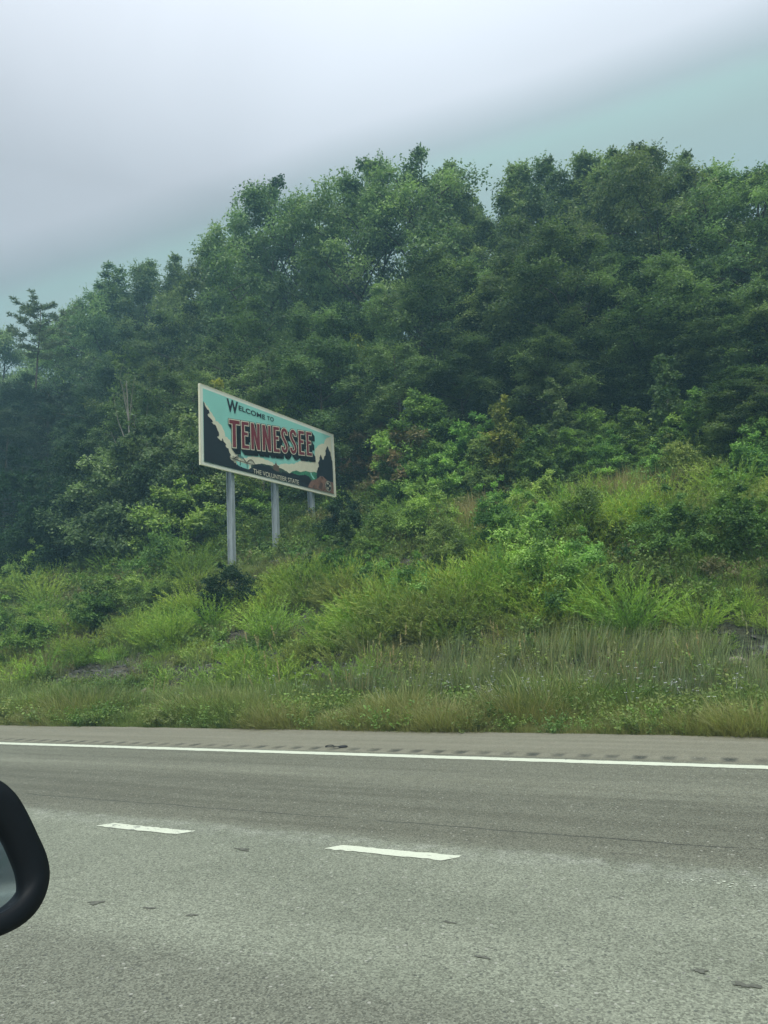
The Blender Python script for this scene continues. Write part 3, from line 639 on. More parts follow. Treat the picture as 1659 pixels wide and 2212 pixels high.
# ------------------------------------------------------------------ plants
RNG = np.random.RandomState(7)
def quads(C, A, B, fold=0.0, N_=None):
    """quads centred on C with half axes A and B; pointed leaves: diamond shape"""
    n = len(C); V = np.empty((n, 4, 3), np.float32)
    V[:, 0] = C - A; V[:, 1] = C - B * 1.0 + A * .1; V[:, 2] = C + A; V[:, 3] = C + B + A * .1
    if fold and N_ is not None: V[:, 1] += N_ * fold; V[:, 3] += N_ * fold
    return V
def qmesh(name, Vs, tint):
    V = np.concatenate(Vs); t = np.concatenate(tint); n = len(V)
    return mesh_np(name, V.reshape(-1, 3), np.arange(n * 4).reshape(-1, 4), False, t)
def unit(v): return v / (np.linalg.norm(v, axis=-1, keepdims=True) + 1e-9)
def leaf_cloud(rng, C, rad, n, size, flat_=.6, up=.8, tint0=.5, drop=.25):
    """n leaves in a lumpy flattened clump round each centre"""
    k = len(C); cid = np.repeat(np.arange(k), n); d = unit(rng.normal(size=(k * n, 3)))
    d[:, 2] = np.where((d[:, 2] < -.2) & (rng.rand(k * n) < .6), -d[:, 2], d[:, 2])
    r = rng.rand(k * n) ** .45
    off = d * r[:, None] * rad[cid][:, None] * (1 + .25 * np.clip(rng.normal(size=(k * n, 1)), -2, 1.0)); off[:, 2] *= flat_
    off[:, 2] -= drop * (off[:, 0] ** 2 + off[:, 1] ** 2) / rad[cid]
    P = C[cid] + off
    N_ = unit(d * .55 + np.array([0, 0, up]) + .45 * rng.normal(size=(k * n, 3)))
    a = unit(np.cross(N_, rng.normal(size=(k * n, 3)))); b = np.cross(N_, a)
    s = size * rng.uniform(.6, 1.25, (k * n, 1))
    tint = np.clip(tint0[cid] + .15 * rng.normal(size=k * n), 0, 1)
    return quads(P, a * s, b * s * .62, .0), tint

def make_tree(name, seed, H, R, base, leafmat, n_limb=16, sub=5, n_leaf=105, size=.12, clump=(.55, 1.05), shape='round', bark=None, density=1.0, lean=.03, trunk_r=None):
    rng = np.random.RandomState(seed); rr = random.Random(seed)
    tr = trunk_r or H * .014 + .03
    m = MB(); ax, ay = rr.uniform(-lean, lean) * H, rr.uniform(-lean, lean) * H
    def tp(t): return Vector((ax * t * t + .12 * math.sin(3 * t + seed), ay * t * t + .12 * math.cos(2.3 * t + seed) - .12 * math.cos(seed), H * t * .93))
    m.tube([tp(i / 9) - (Vector((0, 0, .5)) if i == 0 else Vector()) for i in range(10)], [tr * (1.25 if i == 0 else 1) * (1 - .9 * i / 9) for i in range(10)], 8)
    C = []; rad = []
    def env(h):       # crown radius at relative crown height
        if shape == 'round': return R * max(.12, math.sin(math.pi * min(1, (.12 + .88 * h)) ** 1.25) ** .6)
        if shape == 'cone': return R * max(.12, (1 - h) ** .75 + .1)
        if shape == 'up': return R * max(.15, (1 - h ** 2.2) * (.55 + .45 * min(1, h * 3)))
        if shape == 'dome': return R * max(.1, math.sqrt(max(0, 1 - h * h)))
    for i in range(n_limb):
        h = (i + rr.random()) / n_limb; az = i * 2.399 + rr.uniform(-.5, .5)
        e_ = env(h) * rr.uniform(.72, 1.12); zt_ = base + (1 - base) * h
        t0 = max(.04, zt_ * .93 - rr.uniform(.04, .13) * (1.2 if shape == 'up' else .8)); p0 = tp(t0)
        tip = tp(min(1, zt_)) + Vector((math.cos(az) * e_, math.sin(az) * e_, rr.uniform(-.2, .5) + (.6 if shape == 'up' else 0)))
        mid = p0.lerp(tip, .5) + Vector((rr.uniform(-.2, .2), rr.uniform(-.2, .2), rr.uniform(.0, .35) * e_ * .5))
        r0 = tr * (1 - .8 * t0) * .55
        m.tube([p0, mid, tip], [r0, r0 * .6, r0 * .15], 5, False)
        for k in range(sub):
            t = .38 + .62 * (k + rr.random()) / sub; q = (p0.lerp(mid, t * 2) if t < .5 else mid.lerp(tip, t * 2 - 1))
            e2 = e_ * .32 * (1.25 - t * .5); off = Vector((rr.gauss(0, 1), rr.gauss(0, 1), rr.gauss(.15, .5))).normalized() * e2
            s_ = q + off
            m.tube([q, q.lerp(s_, .5) + Vector((0, 0, .06)), s_], [r0 * .3, r0 * .2, r0 * .08], 4, False)
            C.append(s_); rad.append(rr.uniform(*clump))
        C.append(tip); rad.append(rr.uniform(*clump) * .85)
    for k in range(3): C.append(tp(1) + Vector((rr.uniform(-.4, .4), rr.uniform(-.4, .4), .1 + .25 * k))); rad.append(clump[0] * .8)
    C = np.array([tuple(c) for c in C]); rad = np.array(rad); keep = rng.rand(len(C)) < density; C, rad = C[keep], rad[keep]
    t0 = np.clip(.45 + .34 * rng.normal(size=len(C)), 0, 1)
    V, t = leaf_cloud(rng, C, rad, n_leaf, size, tint0=t0)
    # stray twigs that break the outline
    ns = len(C) * 6; ci = rng.randint(0, len(C), ns); d = unit(rng.normal(size=(ns, 3)) + np.array([0, 0, .6])); V2, t2 = [], []
    bend = unit(rng.normal(size=(ns, 3))) * .12
    for q in range(9):
        f = .62 + .075 * q
        P = C[ci] + (d + bend * (q / 4.0) ** 2 * .3) * (rad[ci] * f)[:, None] * np.array([1, 1, .85]) + rng.normal(size=(ns, 3)) * size * .35
        nn = unit(rng.normal(size=(ns, 3)) + np.array([0, 0, .8])); a = unit(np.cross(nn, rng.normal(size=(ns, 3)))); sz = size * rng.uniform(.6, 1.05, (ns, 1)); V2.append(quads(P, a * sz, np.cross(nn, a) * sz * .6)); t2.append(np.clip(t0[ci] + .12, 0, 1))
    V2 = np.concatenate(V2); t2 = np.concatenate(t2)
    crown = qmesh('crown', [V, V2], [t, t2]); trunk = mesh_py('trunk', m.V, m.F, True)
    crown.materials.append(leafmat); trunk.materials.append(bark or M_BARK)
    return dict(H=H, parts=[('trunk', trunk), ('crown', crown)], name=name)

def make_pine(name, seed, H, R, base, lone=False):
    rng = np.random.RandomState(seed); rr = random.Random(seed); m = MB(); C = []; D = []
    tr = (H * .010 + .04) * (.7 if lone else 1)
    m.tube([(0.1 * math.sin(i), .08 * math.cos(i * 1.3), H * i / 8 - (.5 if i == 0 else 0)) for i in range(9)], [tr * (1 - .85 * i / 8) for i in range(9)], 7)
    n = 74 if not lone else 30
    for i in range(n):
        h = i / n; z = H * (base + (1 - base) * h); az = i * 2.399 + rr.uniform(-.4, .4)
        e_ = R * ((1 - h) ** .6 * .9 + .15) * rr.uniform(.6, 1.1) if not lone else R * (math.sin(math.pi * (.15 + .8 * h)) ** .7) * rr.uniform(.5, 1.15)
        p0 = Vector((0, 0, z)); tip = p0 + Vector((math.cos(az) * e_, math.sin(az) * e_, e_ * (rr.uniform(.05, .35) if not lone else rr.uniform(.15, .5))))
        mid = p0.lerp(tip, .5) + Vector((0, 0, -.08 * e_)); m.tube([p0, mid, tip], [.035, .022, .01], 4, False)
        for k in range(4 if not lone else 5):
            t = .4 + .6 * k / 4; q = mid.lerp(tip, t * 2 - 1) if t > .5 else p0.lerp(mid, t * 2); s_ = q + Vector((rr.gauss(0, .25), rr.gauss(0, .25), rr.uniform(.0, .25))) * e_ * .5
            C.append(tuple(s_)); D.append(tuple((tip - p0).normalized()))
    C = np.array(C); D = np.array(D); k = 60 if not lone else 42; ci = np.repeat(np.arange(len(C)), k)
    d = unit(rng.normal(size=(len(ci), 3)) + D[ci] * .8 + np.array([0, 0, .35])); r = rng.uniform(.05, .42, (len(ci), 1)) * (1 if not lone else .85)
    off = d * r; off[:, 2] *= .55; P = C[ci] + off
    a = unit(d + .3 * rng.normal(size=d.shape)); b = unit(np.cross(a, rng.normal(size=a.shape)))
    crown = qmesh('crown', [quads(P, a * .14, b * .032)], [np.clip(.5 + .25 * rng.normal(size=len(ci)), 0, 1)]); trunk = mesh_py('trunk', m.V, m.F, True)
    crown.materials.append(M_PINE2 if lone else M_PINE); trunk.materials.append(M_BARK)
    return dict(H=H, parts=[('trunk', trunk), ('crown', crown)], name=name)

def ribbon_quads(P0, D, L, w, seg, bend, rng, side=None):
    """arched blades: P0 base, D start direction, L length, w half width"""
    n = len(P0); out = []; pts = [P0]; d = D.copy(); p = P0.copy()
    for i in range(seg):
        p = p + d * (L / seg)[:, None]; d = unit(d + bend * np.array([0, 0, -1.0])); pts.append(p.copy())
    sd = unit(np.cross(D, np.array([0, 0, 1.0])) + .2 * rng.normal(size=D.shape)) if side is None else side
    for i in range(seg):
        w0 = w * (1 - i / seg) ** .7; w1 = w * (1 - (i + 1) / seg) ** .7 + .0005
        V = np.empty((n, 4, 3), np.float32); V[:, 0] = pts[i] - sd * w0[:, None]; V[:, 1] = pts[i] + sd * w0[:, None]; V[:, 2] = pts[i + 1] + sd * w1[:, None]; V[:, 3] = pts[i + 1] - sd * w1[:, None]
        out.append(V)
    return out, pts
def p_broom(seed, n=44, H=1.0):
    rng = np.random.RandomState(seed); az = rng.uniform(0, 6.283, n); out_ = rng.uniform(.15, 1.0, n)
    D = unit(np.stack([np.cos(az) * out_, np.sin(az) * out_, np.full(n, .9)], 1)); P0 = np.stack([np.cos(az), np.sin(az), az * 0], 1) * rng.uniform(0, .18, (n, 1))
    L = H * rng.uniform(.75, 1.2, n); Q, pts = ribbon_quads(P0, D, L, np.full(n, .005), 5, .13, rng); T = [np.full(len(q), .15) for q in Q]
    for i in range(1, 5):
        for j in range(8):
            t = j / 8; c = pts[i] * (1 - t) + pts[i + 1] * t; d = unit(pts[i + 1] - pts[i]); s = unit(rng.normal(size=c.shape)); a = unit(d * 1.0 + s * .7); b = unit(np.cross(a, rng.normal(size=a.shape)))
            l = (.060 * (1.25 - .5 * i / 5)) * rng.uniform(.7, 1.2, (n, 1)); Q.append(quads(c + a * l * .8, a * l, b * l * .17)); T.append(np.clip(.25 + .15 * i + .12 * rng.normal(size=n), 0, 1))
    return qmesh('broom_plant', Q, T)
def make_feather(name, seed):
    a = p_broom(seed, 90, 1.25); a.name = 'foliage'; a.materials.append(M_FEATHER)
    m = MB(); rr = random.Random(seed)
    for i in range(9):
        az = i * .7; m.tube([(0, 0, -.1), (.12 * math.cos(az), .12 * math.sin(az), .3), (.35 * math.cos(az), .35 * math.sin(az), .62)], [.012, .008, .003], 4)
    t = mesh_py('stem', m.V, m.F); t.materials.append(M_BARK)
    return dict(H=1.3, parts=[('stem', t), ('foliage', a)], name=name)
K = {}
K['m'] = [make_tree('broadleaf_tree', 11, 14, 4.3, .18, M_MAPLE, 27, 6, 280, .078), make_tree('broadleaf_tree', 12, 15, 4.0, .2, M_MAPLE, 27, 6, 280, .078, shape='dome'), make_tree('broadleaf_tree', 13, 14, 4.6, .15, M_OAK, 27, 6, 270, .08)]
K['t'] = [make_tree('slender_tree', 21, 16, 2.7, .22, M_TULIP, 28, 5, 220, .075, shape='up', clump=(.5, .85)), make_tree('slender_tree', 22, 16, 2.9, .2, M_TULIP, 28, 5, 220, .075, shape='cone', clump=(.5, .85))]
K['o'] = [make_tree('open_crowned_tree', 31, 15, 4.2, .3, M_OAK, 24, 5, 150, .082, shape='round', clump=(.5, .9), density=.85), make_tree('open_crowned_tree', 32, 15, 4.3, .33, M_OAK, 22, 5, 140, .082, shape='dome', clump=(.5, .9), density=.85)]
K['q'] = [make_pine('pine_tree', 41, 15, 3.3, .2), make_pine('pine_tree', 42, 15, 3.0, .25)]
K['mt'] = [make_tree('broadleaf_tree', 14, 14, 4.3, .18, M_TULIP, 27, 6, 270, .078), make_tree('broadleaf_tree', 15, 15, 4.1, .22, M_TULIP, 26, 6, 260, .08, shape='dome', clump=(.5, .95))]
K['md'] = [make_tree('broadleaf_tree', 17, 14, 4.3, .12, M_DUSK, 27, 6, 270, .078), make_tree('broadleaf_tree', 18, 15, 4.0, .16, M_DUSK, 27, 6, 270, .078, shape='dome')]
K['d'] = [make_tree('bare_tree', 16, 6, 1.1, .25, M_PALE, 12, 3, 4, .05, (.2, .3), shape='up', bark=M_PALEBARK, trunk_r=.07, density=.5)]
K['p'] = [make_pine('lone_pine', 43, 16.9, 2.4, .74, True)]
K['s'] = [make_tree('sapling', s, 5, 1.9, .06, M_SAP, 17, 4, 150, .062, (.3, .5), shape='dome', trunk_r=.05) for s in (51, 52, 53)]
K['y'] = [make_tree('sapling', 61, 5, 1.3, .1, M_YEL, 13, 4, 80, .085, (.28, .5), shape='cone', trunk_r=.045)]
K['y2'] = [make_tree('sapling', 62, 3, 1.1, .06, M_YEL, 11, 3, 70, .075, (.25, .4), shape='cone', trunk_r=.03)]
K['k'] = [make_tree('bush', 63, 3.5, 2.0, .02, M_PINK, 15, 4, 110, .07, (.3, .5), shape='dome', trunk_r=.04)]
K['t2'] = [make_tree('sapling', 64, 5.5, .95, .1, M_PALE, 16, 3, 60, .085, (.22, .36), shape='up', trunk_r=.035, bark=M_PALEBARK)]
K['t3'] = [make_tree('sapling', 65, 3.5, .75, .08, M_PALE, 13, 3, 40, .08, (.18, .3), shape='up', trunk_r=.025)]
K['D'] = [make_tree('shrub', 66, 1.8, 1.35, .0, M_DARKSH, 13, 4, 120, .05, (.22, .36), shape='dome', trunk_r=.03)]
K['D2'] = [make_tree('shrub', 67, 3, 1.7, .0, M_DARKSH, 15, 4, 120, .065, (.3, .5), shape='dome', trunk_r=.035)]
K['s2'] = [make_tree('shrub', 68, 3, 2.0, .0, M_SAP, 16, 4, 130, .065, (.3, .5), shape='dome', trunk_r=.035)]
K['s3'] = [make_tree('sapling', s_, 5, 1.9, .06, M_OAK, 17, 4, 150, .062, (.3, .5), shape='dome', trunk_r=.05) for s_ in (54, 55)]
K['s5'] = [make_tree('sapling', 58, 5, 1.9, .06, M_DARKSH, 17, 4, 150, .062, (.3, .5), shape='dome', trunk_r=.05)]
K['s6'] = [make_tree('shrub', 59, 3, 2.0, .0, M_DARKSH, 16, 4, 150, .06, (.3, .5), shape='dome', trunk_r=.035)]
K['s4'] = [make_tree('shrub', 71, 3, 2.0, .0, M_OAK, 16, 4, 150, .06, (.3, .5), shape='dome', trunk_r=.035)]
K['y3'] = [make_tree('sapling', s_, 4, 1.3, .06, M_LIGHT, 15, 4, 110, .062, (.26, .44), shape='cone', trunk_r=.04) for s_ in (56, 57)]
K['wA'] = [make_tree('bush', 72, 1.3, .95, .0, M_SAP, 15, 3, 120, .034, (.16, .3), shape='dome', trunk_r=.018)]
K['wC'] = [make_tree('bush', 73, 1.3, 1.0, .0, M_OLIVE, 15, 3, 120, .030, (.16, .3), shape='dome', trunk_r=.018)]
K['wD'] = [make_tree('bush', 74, 1.3, .9, .0, M_DEEP, 15, 3, 120, .036, (.16, .3), shape='dome', trunk_r=.018)]
K['wB'] = [make_feather('bush', 75)]
K['b2'] = [make_tree('bush', 69, 1.4, 1.0, .0, M_SAP, 14, 3, 110, .04, (.18, .3), shape='dome', trunk_r=.02)]

CATS = {'md': 'tree', 'mt': 'tree', 'd': 'dead tree', 's5': 'sapling', 's6': 'shrub', 'wA': 'bush', 'wB': 'bush', 'wC': 'bush', 'wD': 'bush', 's3': 'sapling', 's4': 'shrub', 'y3': 'sapling', 'm': 'tree', 't': 'tree', 'o': 'tree', 'q': 'tree', 'p': 'tree', 's': 'sapling', 'y': 'sapling', 'y2': 'sapling', 'k': 'bush', 't2': 'sapling', 't3': 'sapling', 'D': 'shrub', 'D2': 'shrub', 's2': 'shrub', 'b2': 'bush'}
TREES = [
('q',-74.69,44.00,21.98,0.90,0.00,'dark pine with feathery crown just outside the picture on the wooded ridge, left end','trees along the ridge skyline'),
('mt',-65.73,42.00,21.22,0.96,2.40,'dense round-crowned broadleaf tree just outside the picture on the wooded ridge, left end','trees along the ridge skyline'),
('mt',-60.14,42.00,20.46,0.96,4.80,'dense round-crowned broadleaf tree, first from the left on the ridge skyline','trees along the ridge skyline'),
('p',-43.18,33.00,16.41,1.00,0.91,'lone tall thin pine, bare-stemmed, rising above the dark woods at the left','trees along the ridge skyline'),
('mt',-54.29,44.00,19.01,0.96,3.31,'dense round-crowned broadleaf tree, third from the left on the ridge skyline','trees along the ridge skyline'),
('mt',-48.88,42.00,18.86,0.96,5.71,'dense round-crowned broadleaf tree, fourth from the left on the ridge skyline','trees along the ridge skyline'),
('mt',-45.12,41.00,18.90,0.96,1.83,'dense round-crowned broadleaf tree, fifth from the left on the ridge skyline','trees along the ridge skyline'),
('t',-44.57,42.00,20.85,1.15,4.23,'slender upright-topped broadleaf tree, sixth from the left on the ridge skyline','trees along the ridge skyline'),
('t',-41.35,42.00,20.33,1.15,0.34,'slender upright-topped broadleaf tree, seventh from the left on the ridge skyline','trees along the ridge skyline'),
('t',-38.38,42.00,19.77,1.15,2.74,'slender upright-topped broadleaf tree, eighth from the left on the ridge skyline','trees along the ridge skyline'),
('t',-33.75,40.00,19.34,1.15,5.14,'slender upright-topped broadleaf tree, ninth from the left on the ridge skyline','trees along the ridge skyline'),
('mt',-30.94,40.00,20.36,0.96,1.26,'dense round-crowned broadleaf tree, tenth from the left on the ridge skyline','trees along the ridge skyline'),
('mt',-26.38,38.00,21.00,0.96,3.66,'dense round-crowned broadleaf tree, eleventh from the left on the ridge skyline','trees along the ridge skyline'),
('o',-25.03,40.00,19.07,0.94,6.05,'open-crowned tree showing sky, twelfth from the left on the ridge skyline','trees along the ridge skyline'),
('t',-24.14,42.00,17.32,1.15,2.17,'slender upright-topped broadleaf tree, thirteenth from the left on the ridge skyline','trees along the ridge skyline'),
('o',-19.27,38.00,19.09,0.94,4.57,'open-crowned tree showing sky, fourteenth from the left on the ridge skyline','trees along the ridge skyline'),
('mt',-18.19,39.00,20.19,0.96,0.69,'dense round-crowned broadleaf tree, fifteenth from the left on the ridge skyline','trees along the ridge skyline'),
('o',-15.30,38.00,19.74,0.94,3.08,'open-crowned tree showing sky, sixteenth from the left on the ridge skyline','trees along the ridge skyline'),
('t',-13.81,40.00,18.54,1.15,5.48,'slender upright-topped broadleaf tree, seventeenth from the left on the ridge skyline','trees along the ridge skyline'),
('t',-13.14,42.00,16.22,1.15,1.60,'slender upright-topped broadleaf tree, eighteenth from the left on the ridge skyline','trees along the ridge skyline'),
('t',-9.72,40.00,16.52,1.15,4.00,'slender upright-topped broadleaf tree, nineteenth from the left on the ridge skyline','trees along the ridge skyline'),
('mt',-7.72,41.00,16.38,0.96,0.11,'dense round-crowned broadleaf tree, twentieth from the left on the ridge skyline','trees along the ridge skyline'),
('t',-5.23,41.00,15.78,1.15,2.51,'slender upright-topped broadleaf tree, twenty-first from the left on the ridge skyline','trees along the ridge skyline'),
('mt',-2.87,39.00,15.06,0.96,4.91,'dense round-crowned broadleaf tree, twenty-second from the left on the ridge skyline','trees along the ridge skyline'),
('mt',-1.44,37.00,14.06,0.96,1.03,'dense round-crowned broadleaf tree, twenty-third from the left on the ridge skyline','trees along the ridge skyline'),
('o',0.08,38.00,13.57,0.94,3.43,'open-crowned tree showing sky, twenty-fourth from the left on the ridge skyline','trees along the ridge skyline'),
('mt',1.42,37.00,11.69,0.96,5.83,'dense round-crowned broadleaf tree, twenty-fifth from the left on the ridge skyline','trees along the ridge skyline'),
('o',2.45,34.00,10.97,0.94,1.94,'open-crowned tree showing sky, twenty-sixth from the left on the ridge skyline','trees along the ridge skyline'),
('o',3.66,35.00,10.97,0.94,4.34,'open-crowned tree showing sky, twenty-seventh from the left on the ridge skyline','trees along the ridge skyline'),
('mt',5.16,36.00,10.56,0.96,0.46,'dense round-crowned broadleaf tree just outside the picture on the wooded ridge, right end','trees along the ridge skyline'),
('o',7.13,38.00,10.15,0.94,2.86,'open-crowned tree showing sky just outside the picture on the wooded ridge, right end','trees along the ridge skyline'),
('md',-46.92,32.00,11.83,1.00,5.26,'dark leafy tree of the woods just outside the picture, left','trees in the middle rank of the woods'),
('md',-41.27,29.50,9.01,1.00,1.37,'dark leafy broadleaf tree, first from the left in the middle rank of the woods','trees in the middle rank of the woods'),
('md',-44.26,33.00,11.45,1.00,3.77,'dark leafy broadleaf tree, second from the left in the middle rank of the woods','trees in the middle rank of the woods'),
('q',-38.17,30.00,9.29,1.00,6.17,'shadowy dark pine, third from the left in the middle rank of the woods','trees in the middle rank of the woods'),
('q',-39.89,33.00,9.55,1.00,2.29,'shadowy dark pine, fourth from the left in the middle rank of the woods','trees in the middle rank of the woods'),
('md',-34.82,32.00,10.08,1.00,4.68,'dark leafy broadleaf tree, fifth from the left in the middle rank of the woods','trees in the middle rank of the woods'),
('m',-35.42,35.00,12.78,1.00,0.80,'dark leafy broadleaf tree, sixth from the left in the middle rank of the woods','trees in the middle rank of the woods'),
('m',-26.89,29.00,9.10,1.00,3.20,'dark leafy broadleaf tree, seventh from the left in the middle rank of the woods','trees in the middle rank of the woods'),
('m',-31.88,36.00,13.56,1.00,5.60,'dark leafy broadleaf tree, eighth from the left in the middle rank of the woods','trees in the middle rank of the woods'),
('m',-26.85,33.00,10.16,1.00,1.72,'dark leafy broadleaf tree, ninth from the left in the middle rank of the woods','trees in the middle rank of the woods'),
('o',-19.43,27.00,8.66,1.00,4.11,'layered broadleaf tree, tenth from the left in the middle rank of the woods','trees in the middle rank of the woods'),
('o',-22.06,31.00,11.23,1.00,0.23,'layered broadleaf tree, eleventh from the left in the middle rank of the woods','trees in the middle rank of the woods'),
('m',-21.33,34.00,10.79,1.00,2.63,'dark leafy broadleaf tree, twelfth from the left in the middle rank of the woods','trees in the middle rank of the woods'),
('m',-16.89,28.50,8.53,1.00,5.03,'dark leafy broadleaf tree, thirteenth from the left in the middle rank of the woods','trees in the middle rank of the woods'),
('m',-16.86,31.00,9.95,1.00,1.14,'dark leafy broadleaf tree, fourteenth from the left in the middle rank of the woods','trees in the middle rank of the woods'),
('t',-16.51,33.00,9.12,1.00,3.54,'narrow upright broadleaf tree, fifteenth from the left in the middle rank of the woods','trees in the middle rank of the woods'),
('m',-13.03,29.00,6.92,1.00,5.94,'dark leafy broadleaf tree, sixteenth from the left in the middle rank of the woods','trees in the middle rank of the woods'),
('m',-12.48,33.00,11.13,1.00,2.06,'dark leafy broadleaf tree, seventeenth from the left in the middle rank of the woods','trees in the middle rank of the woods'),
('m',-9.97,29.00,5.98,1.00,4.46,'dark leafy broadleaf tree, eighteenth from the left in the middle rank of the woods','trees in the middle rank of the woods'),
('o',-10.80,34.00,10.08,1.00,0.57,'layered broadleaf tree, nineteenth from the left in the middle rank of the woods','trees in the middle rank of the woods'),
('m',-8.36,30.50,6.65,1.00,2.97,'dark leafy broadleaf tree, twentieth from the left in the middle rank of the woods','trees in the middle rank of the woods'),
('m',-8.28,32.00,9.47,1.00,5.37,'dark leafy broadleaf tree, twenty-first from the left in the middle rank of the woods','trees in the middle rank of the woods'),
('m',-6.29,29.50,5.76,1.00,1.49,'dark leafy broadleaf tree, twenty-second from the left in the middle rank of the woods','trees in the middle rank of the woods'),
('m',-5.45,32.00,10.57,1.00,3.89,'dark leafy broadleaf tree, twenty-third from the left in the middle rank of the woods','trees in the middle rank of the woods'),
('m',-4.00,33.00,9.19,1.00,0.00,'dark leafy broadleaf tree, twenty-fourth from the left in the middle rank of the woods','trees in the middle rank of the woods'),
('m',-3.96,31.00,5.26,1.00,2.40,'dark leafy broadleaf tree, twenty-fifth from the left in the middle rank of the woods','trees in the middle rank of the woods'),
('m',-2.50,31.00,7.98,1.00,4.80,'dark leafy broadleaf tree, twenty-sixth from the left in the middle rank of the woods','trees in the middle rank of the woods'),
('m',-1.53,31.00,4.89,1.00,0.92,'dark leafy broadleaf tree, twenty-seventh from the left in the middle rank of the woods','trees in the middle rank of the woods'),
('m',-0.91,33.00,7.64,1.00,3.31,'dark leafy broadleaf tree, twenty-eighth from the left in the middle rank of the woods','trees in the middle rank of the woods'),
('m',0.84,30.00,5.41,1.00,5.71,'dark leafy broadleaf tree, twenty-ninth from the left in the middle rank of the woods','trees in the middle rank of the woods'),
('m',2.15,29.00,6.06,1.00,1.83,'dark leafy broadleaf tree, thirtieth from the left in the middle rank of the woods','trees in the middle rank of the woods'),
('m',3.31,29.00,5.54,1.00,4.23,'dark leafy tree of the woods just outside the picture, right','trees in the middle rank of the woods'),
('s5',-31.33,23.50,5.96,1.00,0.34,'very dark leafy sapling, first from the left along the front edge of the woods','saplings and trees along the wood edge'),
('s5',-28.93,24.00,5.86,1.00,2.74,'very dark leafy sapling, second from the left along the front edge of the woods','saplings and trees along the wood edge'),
('md',-30.02,26.50,7.31,1.00,5.14,'dark low-branched tree, third from the left along the front edge of the woods','saplings and trees along the wood edge'),
('s3',-24.15,22.50,5.87,1.00,1.26,'dusky leafy sapling, fourth from the left along the front edge of the woods','saplings and trees along the wood edge'),
('d',-25.45,24.40,9.42,1.00,3.66,'thin bare pale-barked tree, fifth from the left along the front edge of the woods','saplings and trees along the wood edge'),
('m',-26.30,26.00,7.73,1.00,6.06,'leafy low-branched tree, sixth from the left along the front edge of the woods','saplings and trees along the wood edge'),
('s3',-22.92,23.50,5.86,1.00,2.17,'dusky leafy sapling, seventh from the left along the front edge of the woods','saplings and trees along the wood edge'),
('s3',-21.19,24.00,6.04,1.00,4.57,'dusky leafy sapling, eighth from the left along the front edge of the woods','saplings and trees along the wood edge'),
('m',-23.93,27.50,8.10,1.00,0.69,'leafy low-branched tree, ninth from the left along the front edge of the woods','saplings and trees along the wood edge'),
('y',-21.06,26.50,6.79,1.00,3.09,'yellow-green leafy sapling, tenth from the left along the front edge of the woods','saplings and trees along the wood edge'),
('d',-18.87,26.20,8.00,1.00,5.49,'thin bare pale-barked tree, eleventh from the left along the front edge of the woods','saplings and trees along the wood edge'),
('s',-18.71,27.00,5.82,1.00,1.60,'bushy green sapling, twelfth from the left along the front edge of the woods','saplings and trees along the wood edge'),
('s',-18.65,29.00,6.45,1.00,4.00,'bushy green sapling, thirteenth from the left along the front edge of the woods','saplings and trees along the wood edge'),
('s',-17.98,30.50,4.56,1.00,0.12,'bushy green sapling, fourteenth from the left along the front edge of the woods','saplings and trees along the wood edge'),
('y',-17.42,32.00,2.88,1.00,2.52,'yellow-green leafy sapling, fifteenth from the left along the front edge of the woods','saplings and trees along the wood edge'),
('k',-16.59,31.00,1.93,1.00,4.92,'brownish-pink tinged bush, sixteenth from the left along the front edge of the woods','saplings and trees along the wood edge'),
('s',-16.35,31.00,3.97,1.00,1.03,'bushy green sapling, seventeenth from the left along the front edge of the woods','saplings and trees along the wood edge'),
('y',-15.26,30.50,7.03,1.00,3.43,'yellow-green leafy sapling, eighteenth from the left along the front edge of the woods','saplings and trees along the wood edge'),
('k',-14.38,29.50,2.93,1.00,5.83,'brownish-pink tinged bush, nineteenth from the left along the front edge of the woods','saplings and trees along the wood edge'),
('y3',-12.15,25.20,2.43,1.00,1.94,'light green leafy sapling, twentieth from the left along the front edge of the woods','saplings and trees along the wood edge'),
('s',-11.49,26.40,4.49,1.00,4.34,'bushy green sapling, twenty-first from the left along the front edge of the woods','saplings and trees along the wood edge'),
('k',-11.57,26.40,3.28,1.00,0.46,'brownish-pink tinged bush, twenty-second from the left along the front edge of the woods','saplings and trees along the wood edge'),
('s',-11.03,25.00,2.45,1.00,2.86,'bushy green sapling, twenty-third from the left along the front edge of the woods','saplings and trees along the wood edge'),
('y3',-10.56,25.00,2.10,1.00,5.26,'light green leafy sapling, twenty-fourth from the left along the front edge of the woods','saplings and trees along the wood edge'),
('s',-10.18,25.40,2.64,1.00,1.37,'bushy green sapling, twenty-fifth from the left along the front edge of the woods','saplings and trees along the wood edge'),
('s',-10.06,26.40,3.97,1.00,3.77,'bushy green sapling, twenty-sixth from the left along the front edge of the woods','saplings and trees along the wood edge'),
('s',-9.37,24.80,2.62,1.00,6.17,'bushy green sapling, twenty-seventh from the left along the front edge of the woods','saplings and trees along the wood edge'),
('s',-8.74,25.90,3.35,1.00,2.29,'bushy green sapling, twenty-eighth from the left along the front edge of the woods','saplings and trees along the wood edge'),
('y3',-7.82,24.60,2.55,1.00,4.69,'light green leafy sapling, twenty-ninth from the left along the front edge of the woods','saplings and trees along the wood edge'),
('y',-7.32,25.40,3.77,1.00,0.80,'yellow-green leafy sapling, thirtieth from the left along the front edge of the woods','saplings and trees along the wood edge'),
('y2',-7.52,25.90,2.01,1.00,3.20,'small yellowing sapling, thirty-first from the left along the front edge of the woods','saplings and trees along the wood edge'),
('s',-6.51,25.40,1.82,1.00,5.60,'bushy green sapling, thirty-second from the left along the front edge of the woods','saplings and trees along the wood edge'),
